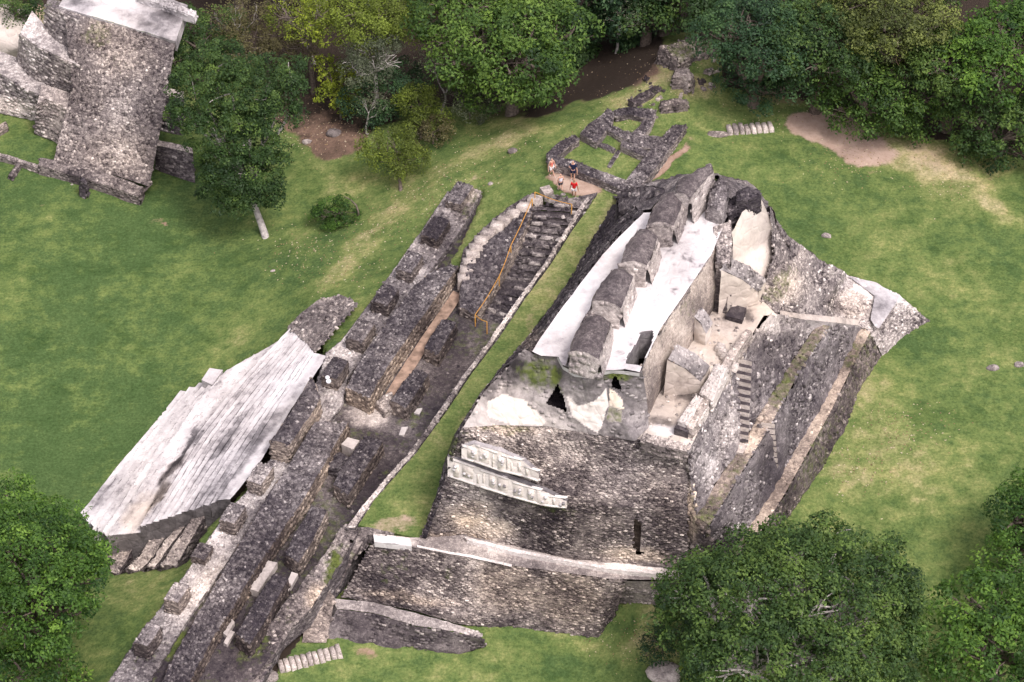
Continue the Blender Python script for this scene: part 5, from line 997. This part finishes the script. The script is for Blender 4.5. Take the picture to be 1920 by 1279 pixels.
def tree(label, kind, lobes, base=None, mat='green', trunk_r=.45, bark=None, leaf=.36, dens=1., clump=1.0, light=0., gap=.12, group='forest trees', name='broadleaf_tree', limbs=True, droop=0., cat='tree', tr_len=None):
    """lobes in photo pixels: (px,py,z, rx,ry,rz in metres)"""
    LB = [(P(q[0], q[1], q[2]), (q[3], q[4], q[5])) for q in lobes]
    allc = np.mean([c for c, r in LB], 0)
    if base is None:
        b = allc.copy(); b[2] = float(TH(b[None, :2])[0])-.2
    else: b = G_(base[0], base[1], -.2)
    E = empty(name, b); tag(E, label, cat, group)
    m = MB(); crown(m, LB, leaf, dens, clump, light=light, gap=gap, droop=droop); m.build('crown', LM[mat], E)
    m = MB(); low = min(c[2]-r[2]*.5 for c, r in LB); fork = b+(allc-b)*np.array([.6, .6, 0]); fork[2] = max(b[2]+1.2, low-.3)
    limb(m, b, fork, trunk_r*1.25, trunk_r*.8, bend=.04)
    for c, r in LB:
        p = limb(m, fork, c, trunk_r*.6, trunk_r*.3, bend=.1)
        for k in range(4 if limbs else 1):
            d = RNG.normal(0, 1, 3); d[2] = abs(d[2])*.5; d /= np.linalg.norm(d); limb(m, p[RNG.integers(3, 7)], c+d*np.array(r)*.85, trunk_r*.25, .03, bend=.15)
    m.build('trunk', bark or M_bark, E)
    return E
def lob(cx, cy, z, R, n, flat=.75, seed=0, spread=.62, rz=None):
    """a crown of n lobes around a photo point; R metres"""
    rs = np.random.default_rng(seed+1000); c0 = P(cx, cy, z); out = []
    for i in range(n):
        a = i*2.399+rs.uniform(-.4, .4); k = math.sqrt((i+.5)/n)*spread*R; rr = R*rs.uniform(.27, .47)*(1.2 if i == 0 else 1)
        q = c0+np.array([math.cos(a)*k, math.sin(a)*k, (1-(k/R)**2)*R*.42*flat-R*.1+rs.uniform(-.12, .12)*R])
        out.append((q, (rr, rr, rr*.78)))
    r2 = []
    for q, r in out:
        x, y = proj(q); r2.append((float(x), float(y), float(q[2]), *r))
    return r2
# the tree with the pale trunk on the left lawn
tree('dark glossy tree of two stacked crowns with a short pale trunk, on the left lawn', '', [(460,325,3.2,3.0,2.7,2.6),(430,300,3.6,2.2,2.2,2),(470,260,5.2,2.5,2.4,2),(400,240,6,2.2,2.2,2),(435,175,8.2,3.1,2.8,2.2),(500,160,8.4,2.6,2.5,2),(370,170,8,2.1,2.2,1.9),(545,140,8.8,1.6,1.6,1.4),(350,210,6.8,1.5,1.6,1.5),(410,125,9.2,2.0,2.1,1.6),(500,300,3.6,1.6,1.8,1.6),(450,365,1.8,2.2,2.0,1.3),(490,365,1.6,1.7,1.7,1.2),(415,345,2.2,1.7,1.7,1.3),(380,215,6.4,2,2,1.8),(520,205,6.5,1.9,1.9,1.6)],
     base=(499,445), mat='deep', trunk_r=.27, bark=M_barkw, leaf=.28, dens=1.5, clump=.8, gap=.04, group=None, limbs=False, light=-.04)
tree('low round bright green bush alone on the left lawn', '', [(622,402,-.3,1.4,1.3,1.2),(643,398,-.3,1.2,1.2,1.1),(608,408,-.6,1,1,.9),(630,415,-.9,1.4,1.1,.9)], base=(632,425), mat='bright', trunk_r=.08, leaf=.2, dens=1.2, clump=.5, gap=.0, group=None, name='bush', light=-.12, cat='bush')
m = MB(); q = [G_(672,408,-.1)]+[P(x, y, z) for x, y, z in ((672,398,.2),(668,385,.7),(658,375,1.1),(645,368,1.4))]; tube(m, q, [.09,.08,.07,.05,.03], (.5,0,0)); o = m.build('bent_sapling', M_bark, None, loc=q[0]); tag(o, 'thin bare bent stem arching over the round bush', 'sapling')
# forest along the top
tree('big leafy bright green tree, the large crown at the top centre left of the ridge', '', lob(950,85,7.5,7.2,24,seed=1,spread=.76), base=(960,215), mat='green', trunk_r=.5, leaf=.42, dens=1.15, clump=1.15, light=.10, gap=.04)
tree('lower yellowish green crown hanging in front of the big bright tree at the top centre', '', [(905,170,2.8,2.3,2,1.8),(870,150,3.2,2.0,2,1.7),(960,160,3.8,2.4,2,1.9),(1010,150,4,2.0,2,1.7)], mat='green', trunk_r=.2, leaf=.4, clump=1.0, light=.12)
tree('dark shaded tree beyond the ridge, directly above the room foundations', '', lob(1180,-10,7,5.2,10,seed=2), mat='teal', trunk_r=.4, leaf=.4, clump=1.1)
tree('dark green tree at the top between the shaded hollow and the right forest', '', lob(1255,-15,8,3.8,8,seed=3), mat='deep', leaf=.38, light=.0)
tree('bluish green tree standing left at the start of the right forest, beside the ruined mound', '', lob(1420,85,11,5.0,20,seed=4,spread=.7)+[(1385,150,7,1.8,1.8,1.6),(1430,170,7,2.2,2,1.6),(1480,160,8,2,2,1.6)], mat='teal', leaf=.34, clump=.9, light=.1, gap=.06)
tree('dense green tree between the bluish tree and the open brownish crown in the right forest', '', lob(1540,90,11,5.0,20,seed=5,spread=.72), mat='deep', leaf=.36, clump=1.0, light=.06, gap=.06)
tree('light olive tree with an open crown showing bent reddish limbs, right forest top', '', lob(1665,40,13,5.2,20,seed=6,spread=.78)+[(1600,110,10,1.6,1.6,1.3),(1730,120,10,1.8,1.8,1.4)], mat='olive', leaf=.32, clump=.8, light=.08, gap=.25)
tree('leafy green tree hanging over the bare earth patch on the right', '', [(1620,190,8,3.4,3,2.4),(1590,150,9,2.4,2.4,2),(1680,185,8,2.8,2.6,2.2),(1740,190,8,2.5,2.4,2),(1645,230,5.8,1.8,1.8,1.4),(1600,225,6,1.4,1.4,1.2),(1710,230,6,1.6,1.5,1.3),(1570,200,7,1.4,1.4,1.2)], mat='green', leaf=.34, clump=.95, light=.02, gap=.05)
tree('bright green tall tree at the right edge of the forest', '', lob(1885,110,12,4.9,20,seed=8,spread=.74), mat='bright', leaf=.42, clump=1.15, light=.02, gap=.05)
tree('dull green tree between the open olive crown and the bright tree at the right edge', '', lob(1790,120,11,4.0,18,seed=9), mat='deep', leaf=.34, light=.06)
tree('low dark green tree at the right edge below the bright tall tree', '', [(1850,230,7,3,3,2.4),(1900,250,6.5,3,3,2.4),(1800,215,7,2.5,2.5,2),(1885,285,5.2,2.0,1.8,1.4),(1950,240,7,3,3,2.4),(1830,270,5.4,1.8,1.6,1.2)], mat='deep', leaf=.36, light=.06)
tree('small drooping pale tree standing on the earth below the right forest', '', [(1700,240,5.4,1.2,1.2,1.2),(1690,215,6.2,1.3,1.2,1.2)], mat='green', leaf=.3, clump=.7, trunk_r=.12)
for i, (x, y, z, R, mt, lab) in enumerate(((1090,110,.8,1.5,'deep','low dark undergrowth shrub at the foot of the big bright crown'),(1195,85,2.2,1.5,'teal','low dark undergrowth shrub in the hollow left of the ruined mound'),(1170,40,3.5,2.6,'teal','round dark shrubby tree low in the shaded hollow'),(1150,5,4.5,3.6,'teal','low dark tree in the shaded hollow beyond the ridge, left one'),(1215,35,6,3.0,'deep','low dark tree in the shaded hollow beyond the ridge, beside the ruined mound'),(1120,50,3,2.4,'teal','small dark tree at the right foot of the big bright crown'),(1330,25,8.5,2.8,'deep','dark tree just behind the ruined mound'),(1480,-60,10,5,'deep','dark tree behind the bluish green tree, cut by the top edge'),(1600,-70,11,5,'teal','bluish tree behind the dense green tree, cut by the top edge'),(1760,-50,12,5,'deep','green tree behind the dull green tree, cut by the top edge'),(1340,-50,9,4.4,'green','green tree at the top edge left of the right forest'),(1080,-70,6,5,'deep','dark tree behind the big bright crown, cut by the top edge'),(900,-90,5,5,'deep','green tree behind the big bright crown on its left, cut by the top edge'),(760,-80,4,5,'teal','shaded tree behind the feathery tree, cut by the top edge'),(600,-80,3,5,'deep','green tree behind the yellow leaved tree, cut by the top edge'),(440,-70,2,4.5,'brown','brownish thicket tree behind the small temple, cut by the top edge'),(1960,30,12,4.5,'deep','tree at the upper right corner, mostly outside the picture'))):
    tree(lab, '', lob(x, y, z, R, 8, seed=20+i), mat=mt, leaf=.42, clump=1.2)
tree('feathery yellow green tree left of the big bright crown, touching the top edge', '', lob(720,35,7,3.7,10,seed=31,spread=.7), mat='feather', leaf=.26, clump=.9, dens=1.2, light=.12, droop=.8, trunk_r=.25)
tree('sparse tree with scattered yellow leaves on brown twigs, top left of centre', '', lob(580,55,5,4.0,10,seed=32,spread=.8), mat='yellow', leaf=.26, clump=.55, dens=.6, light=-.05, gap=.36, trunk_r=.2)
tree('vivid yellow green small tree beside the brown slope', '', [(640,150,1.2,1.5,1.4,1.0),(615,130,1.8,1.3,1.2,.9),(650,205,.2,1.1,.9,.6),(630,185,.6,1,.9,.6),(610,175,.8,.9,.9,.7),(660,170,.8,.9,.8,.6)], base=(640,225), mat='yellow', leaf=.3, clump=.55, dens=.9, light=.1, gap=.15, trunk_r=.1)
tree('willowy yellow green tree on the slope right of the grey white tree', '', [(785,195,2.6,1.6,1.5,1.5),(800,225,1.8,1.5,1.4,1.3),(770,180,3,1.2,1.2,1.0)], base=(790,260), mat='feather', leaf=.22, clump=.7, dens=1.1, droop=.8, trunk_r=.14)
tree('willowy tree with drooping yellow green crown and dark leaning trunk on the slope', '', [(740,270,3.2,1.8,1.7,1.3),(705,278,2.8,1.4,1.3,1.1),(770,290,2.8,1.4,1.3,1.0),(740,300,2.2,1.5,1.3,.9)], base=(752,358), mat='feather', leaf=.22, clump=.7, dens=1.1, light=.0, droop=.9, trunk_r=.15)
tree('reddish brown thin bush between the two willowy trees', '', [(810,250,1.6,1.5,1.3,1.1),(835,240,1.6,1.1,1,.9),(790,262,1.3,1.0,.9,.8)], mat='brown', leaf=.2, clump=.6, dens=.8, gap=.2, trunk_r=.08)
tree('grey green airy tree with pale bare branches at the top', '', lob(700,120,5,3.2,9,seed=33,spread=.75), mat='grey', leaf=.2, clump=.7, dens=.7, gap=.3, trunk_r=.2, bark=M_barkw)
tree('brown grey thicket left of the vivid yellow tree', '', lob(500,80,2,4.2,9,seed=34,spread=.8), mat='brown', leaf=.24, clump=.8, dens=.7, gap=.3, trunk_r=.2)
tree('dark thicket behind the pale trunk tree, beside the small temple', '', [(370,90,2,2.4,2.2,2),(340,110,1,1.6,1.6,1.5),(410,60,2,2.5,2.3,2),(350,55,2,2,2,1.8)], mat='deep', leaf=.28, clump=.8, gap=.15)
tree('dark green tree between the grey green airy tree and the willowy tree', '', [(730,170,2.2,2.2,2,1.8),(690,190,1.6,2,1.8,1.5),(760,150,2.8,1.8,1.8,1.5),(720,215,.8,1.4,1.2,1)], mat='teal', leaf=.26, clump=.8, gap=.18, trunk_r=.2)
tree('grey leaved shrub at the forest edge below the bare white tree', '', [(880,205,1.6,1.4,1.2,1),(860,190,2,1.4,1.2,1),(900,190,2,1.1,1,.9)], mat='grey', leaf=.22, clump=.6, dens=.7, gap=.25, trunk_r=.06)
tree('small green shrub behind the upper left temple in the corner', '', [(20,5,2,2,1.8,1.5),(45,25,1,1.2,1.2,1)], mat='deep', leaf=.28, name='bush', cat='bush')
# bare pale branching trees
def bare(px, py, h, label, seed, mat=M_barkw, r=.14, kind='grey', lv=.5, lean=(0, 0, 1), depth=4, base_dz=0.):
    global RNG
    old = RNG; RNG = np.random.default_rng(seed)
    b = G_(px, py, -.1); b[2] += base_dz; E = empty('bare_tree', b); tag(E, label, 'tree', 'forest trees')
    m = MB(); ends = twigs(m, b, lean, h*.36, r, depth, .5, .25); m.build('trunk', mat, E)
    m = MB(); e = np.array(ends); n = int(60*lv); c = (e[:, None]+RNG.normal(0, .5, (len(e), n, 3))).reshape(-1, 3)
    leaves(m, c, np.tile([0, 0, 1.], (len(c), 1)), .17, np.stack([RNG.uniform(.2, .9, len(c)), 0*c[:, 0], 0*c[:, 0]], -1)); m.build('crown', LM[kind], E); RNG = old
bare(829,213,5.5,'slender bare tree with a white forked trunk at the forest edge',1,r=.15,lean=(.15,.1,1))
bare(720,165,5.5,'bare tree with spreading silver branches over the dark thicket',2,r=.17,lean=(-.1,0,1),base_dz=3)
bare(470,150,6.5,'leafless grey tree with long thin twigs over the pale trunk tree',3,r=.13,kind='brown',lean=(-.3,.1,1),base_dz=1.5)
bare(590,120,7,'tall leaning thin grey trunk with few leaves near the top',4,r=.16,kind='yellow',lean=(-.3,.2,1),depth=4)
bare(1155,100,6,'pale slim trunk standing in the dark hollow beyond the ridge',6,r=.16,kind='grey',lean=(0,0,1),lv=.3)
bare(1690,175,8,'reddish bent bare limbs inside the open olive crown',7,mat=simple('reddish bark',(.26,.16,.11),.8,.3,4),r=.22,kind='olive',lean=(-.1,0,1),base_dz=2.5,lv=.6)
bare(690,250,4,'thin grey sapling trunk at the edge of the brown slope',8,r=.13,kind='grey',depth=3)
# foreground trees
tree('big round green tree filling the lower left corner', '', lob(45,1090,5.5,5.8,26,seed=41,spread=.78)+[(120,985,3.5,1.5,1.5,1.4),(150,1060,2.8,1.5,1.5,1.4),(140,1140,2.4,1.5,1.5,1.4),(20,950,5,1.9,1.9,1.5),(80,1215,2,2.0,2,1.8),(30,1280,1,2.4,2,1.8),(110,1260,.5,1.6,1.5,1.4)], mat='bright', leaf=.34, dens=1.15, clump=.95, light=-.05, gap=.03, group=None, trunk_r=.5)
tree('huge spreading dark green tree in front of the temple at the lower right', '', lob(1490,1190,8,7.7,38,seed=42,spread=.80)+[(1390,1040,7,1.6,1.5,1.2),(1560,1010,7,1.8,1.7,1.3),(1300,1150,6,2.0,1.9,1.5),(1310,1090,6.5,1.3,1.3,1.1),(1670,1060,7,1.7,1.7,1.4),(1350,1220,5,2.2,2.0,1.7),(1470,1020,7.5,1.6,1.6,1.2),(1640,1260,5,2.2,2.2,1.8)], mat='deep', leaf=.33, dens=1.1, clump=.85, light=.10, gap=.14, group=None, trunk_r=.55, bark=M_barkw)
tree('brighter yellow green tree in the lower right corner', '', lob(1880,1210,8,4.9,20,seed=43,spread=.78), mat='bright', leaf=.4, dens=1.1, clump=1.05, light=-.1, gap=.08, group=None, trunk_r=.4)
tree('dark green tree rising at the right edge above the lower right corner', '', [(1905,975,7.4,1.9,1.9,1.9),(1900,1040,6,1.8,1.8,1.8),(1880,1080,5,1.8,1.8,1.8),(1925,920,8,1.5,1.5,1.5),(1935,1010,6,2,2,1.8),(1910,940,8,1.2,1.3,1.3),(1950,960,8,2,2,1.8)], mat='bright', leaf=.34, light=-.22, group=None)
tree('small grey leaved shrub beside the whitish boulder at the bottom', '', [(1240,1210,1.6,1.2,1.1,.9),(1265,1190,1.9,1.2,1.1,1),(1225,1225,1.2,.8,.8,.7)], mat='teal', leaf=.2, clump=.6, dens=.8, gap=.2, group=None, trunk_r=.06, name='bush', cat='bush')
tree('olive thin shrub under the huge tree at the bottom edge', '', [(1340,1260,1.6,1.8,1.4,1),(1380,1285,1.6,1.6,1.4,1),(1310,1250,1.4,1.1,1,.8)], mat='feather', leaf=.2, clump=.6, dens=.7, gap=.2, group=None, trunk_r=.06, name='bush', cat='bush')
for x, y, z, s, l in ((1480,1075,10.5,11,'dead white branches near the middle of the huge dark tree'),(1640,1080,10,12,'dead pale branches in the right part of the huge dark tree'),(1310,1120,7.5,13,'dead pale branches in the left part of the huge dark tree')):
    old = RNG; RNG = np.random.default_rng(s); m = MB(); b = P(x, y, z-1.2); 
    for k in range(3): twigs(m, b, (RNG.normal(0, .8), RNG.normal(0, .4), 1.), 1.1, .06, 2, .6, .1)
    o = m.build('dead_branches', M_barkw, None, loc=b); tag(o, l, 'branches'); RNG = old
# a few trees beyond the frame so that the clearing stays enclosed
for i, (x, y, z, R) in enumerate(((-250,1000,4,6),(-200,300,3,6),(2150,250,10,6),(2180,900,8,6),(2150,1250,6,6))):
    tree(['outlying tree beyond the left edge, level with the white stairway','outlying tree beyond the left edge near the upper left temple','outlying tree beyond the right edge by the forest','outlying tree beyond the right edge of the lawn','outlying tree beyond the lower right corner'][i], '', lob(x, y, z, R, 8, seed=60+i), mat='deep', leaf=.5, clump=1.3, group='outlying trees')

# ------------------------------------------------------------ people
def skinmesh(name, verts, edges, radii, mat, parent, root=0, sub=2):
    me = bpy.data.meshes.new(name); me.from_pydata([tuple(v) for v in verts], edges, []); me.update()
    o = bpy.data.objects.new(name, me); COL.objects.link(o); o.parent = parent
    md = o.modifiers.new('skin', 'SKIN')
    for i, r in enumerate(radii):
        s = me.skin_vertices[0].data[i]; rr = r if isinstance(r, tuple) else (r, r); s.radius = rr; s.use_root = (i == root)
    sb = o.modifiers.new('sub', 'SUBSURF'); sb.levels = sub; sb.render_levels = sub
    me.materials.append(mat); return o
M_skin = simple('light skin', (.55, .33, .24), .6, .06); M_tan = simple('tanned skin', (.33, .18, .11), .6, .06); M_hair = simple('dark hair', (.02, .015, .012), .6, .2); M_hairb = simple('sandy hair', (.32, .22, .12), .6, .2)
def cloth(n, c): return simple(n, c, .85, .1, 20)
def person(px, py, h, yaw, pose, shirt, shorts, skin, hair, label, vest=False, cap=False):
    s = h/1.75; b = G_(px, py, 0); E = empty('person', b); tag(E, label, 'person', None); E.rotation_euler = (0, 0, yaw); E.scale = (s, s, s)
    a = pose.get('stride', .05); la = pose.get('larm', (-.30, .02, .95)); ra = pose.get('rarm', (.30, .02, .95)); lh = pose.get('lhand', (-.33, -.06, .72)); rh = pose.get('rhand', (.33, -.06, .72)); bend = pose.get('lean', 0)
    V = [(0, 0, .98), (0, .01, 1.12), (0, bend*.5, 1.32), (0, bend, 1.47), (0, bend-.01, 1.54), (0, bend-.02, 1.60), (0, bend-.035, 1.665), (0, bend-.02, 1.72),
         (-.17, bend, 1.44), la, lh, (.17, bend, 1.44), ra, rh,
         (-.10, 0, .90), (-.12, -a*.5, .50), (-.12, a*.6, .09), (-.13, a*.6-.17, .035), (.10, 0, .90), (.12, a*.5-.03, .50), (.12, -a*1.1, .09), (.13, -a*1.1-.17, .035)]
    Rr = [(.15, .11), (.135, .095), (.165, .105), (.10, .075), .052, .066, .086, .066, .062, .043, .028, .062, .043, .028, .092, .058, .04, .03, .092, .058, .04, .03]
    Ed = [(0, 1), (1, 2), (2, 3), (3, 4), (4, 5), (5, 6), (6, 7), (3, 8), (8, 9), (9, 10), (3, 11), (11, 12), (12, 13), (0, 14), (14, 15), (15, 16), (16, 17), (0, 18), (18, 19), (19, 20), (20, 21)]
    # palm, thumb and four fingers on each wrist
    for wi, ei in ((10, 9), (13, 12)):
        w_ = np.array(V[wi]); d = w_-np.array(V[ei]); d /= np.linalg.norm(d); sd_ = np.cross(d, [1, 0, 0] if abs(d[0]) < .8 else [0, 1, 0]); sd_ /= np.linalg.norm(sd_); nn_ = np.cross(d, sd_)
        pm = w_+d*.07; V.append(tuple(pm)); Rr.append((.03, .022)); pi = len(V)-1; Ed.append((wi, pi))
        for k, (o_, l_) in enumerate(((-.03, .075), (-.01, .085), (.01, .08), (.03, .065))):
            f1 = pm+d*.03+sd_*o_; f2 = f1+d*l_*.55+nn_*.012; f3 = f2+d*l_*.4+nn_*.03; i = len(V); V += [tuple(f1), tuple(f2), tuple(f3)]; Rr += [.010, .009, .007]; Ed += [(pi, i), (i, i+1), (i+1, i+2)]
        t1 = w_+d*.035-sd_*.035; t2 = t1+d*.04-sd_*.02+nn_*.01; i = len(V); V += [tuple(t1), tuple(t2)]; Rr += [.012, .009]; Ed += [(wi, i), (i, i+1)]
    skinmesh('body', V, Ed, Rr, skin, E)
    # face: nose, eyes, mouth, ears are parts of the head
    m = MB(); hc = np.array([0, bend-.035, 1.665])
    def bl(c, r, col): 
        th = np.linspace(0, 2*math.pi, 9); ph = np.linspace(-math.pi/2, math.pi/2, 6)
        G = np.asarray(c)+np.stack([np.cos(ph)[:, None]*np.cos(th)[None]*r[0], np.cos(ph)[:, None]*np.sin(th)[None]*r[1], np.sin(ph)[:, None]*r[2]+0*th[None]], -1); m.add(G, gridfaces(6, 9), col)
    bl(hc+[0, -.085, -.01], (.012, .02, .022), (.5, 0, 0)); bl(hc+[-.088, 0, -.01], (.012, .02, .032), (.5, 0, 0)); bl(hc+[.088, 0, -.01], (.012, .02, .032), (.5, 0, 0)); bl(hc+[0, -.075, -.052], (.026, .012, .008), (.5, 0, 0))
    mm = m; me_o = mm.build('face_features', skin, E, loc=None); me_o.location = (0, 0, 0)
    m = MB(); bl(hc+[-.032, -.078, .012], (.012, .008, .008), (.5, 0, 0)); bl(hc+[.032, -.078, .012], (.012, .008, .008), (.5, 0, 0)); m.build('eyes', M_hair, E)
    m = MB(); bl(hc+[0, .018, .03], (.092, .095, .085), (.5, 0, 0)); m.build('hair', hair, E)
    sl = .55
    lA = np.array(V[8])*(1-sl)+np.array(la)*sl; rA = np.array(V[11])*(1-sl)+np.array(ra)*sl
    if vest: skinmesh('shirt', [(0, .0, .97), V[1], V[2], (0, bend, 1.43), (-.1, bend, 1.44), (.1, bend, 1.44)], [(0, 1), (1, 2), (2, 3), (3, 4), (3, 5)], [(.165, .125), (.15, .11), (.18, .12), (.1, .085), .05, .05], shirt, E)
    else: skinmesh('shirt', [(0, .0, .93), V[1], V[2], (0, bend, 1.455), V[8], V[11], tuple(lA), tuple(rA)], [(0, 1), (1, 2), (2, 3), (3, 4), (3, 5), (4, 6), (5, 7)], [(.175, .135), (.165, .12), (.185, .125), (.11, .09), .082, .082, .075, .075], shirt, E)
    k1 = np.array(V[14])*.25+np.array(V[15])*.75; k2 = np.array(V[18])*.25+np.array(V[19])*.75
    skinmesh('shorts', [(0, 0, 1.0), (-.1, 0, .90), tuple(k1), (.1, 0, .90), tuple(k2)], [(0, 1), (1, 2), (0, 3), (3, 4)], [(.17, .13), .115, .09, .115, .09], shorts, E)
    for q in (16, 20):
        f = V[q]; t = V[q+1]; skinmesh('shoe', [(f[0], f[1]+.02, .05), (f[0], (f[1]+t[1])/2, .045), (t[0], t[1]-.04, .04)], [(0, 1), (1, 2)], [(.05, .045), (.05, .04), (.042, .03)], cloth('shoe cloth', (.5, .45, .42)), E, sub=1)
navy = cloth('navy cloth', (.012, .02, .06)); red = cloth('red cloth', (.62, .015, .02)); wht = cloth('white cloth', (.78, .76, .76)); coral = cloth('coral cloth', (.75, .22, .16)); blk = cloth('dark shorts cloth', (.02, .03, .045)); pinkw = cloth('white top cloth', (.75, .74, .78))
person(1034,329,1.75,math.radians(30),dict(stride=.22,lean=-.03,rhand=(.2,-.3,1.0),rarm=(.27,-.02,1.12)),coral,wht,M_skin,M_hair,'person in a coral sleeveless top and white shorts walking at the left of the group',vest=True)
person(1074,337,1.9,math.radians(-15),dict(stride=.06,lhand=(-.12,-.28,1.3),larm=(-.28,-.05,1.15)),navy,navy,M_skin,M_hairb,'tall person in navy shirt and navy shorts, one hand raised to the chest')
person(1051,358,1.7,math.radians(200),dict(stride=.12,lhand=(-.2,-.2,.95),larm=(-.28,.05,1.15)),pinkw,blk,M_skin,M_hairb,'person in a white sleeveless top and dark shorts standing at the stair landing',vest=True)
person(1076,370,1.78,math.radians(170),dict(stride=.08),red,wht,M_tan,M_hair,'person in a red shirt and white shorts with dark hair, nearest the sunken stair')
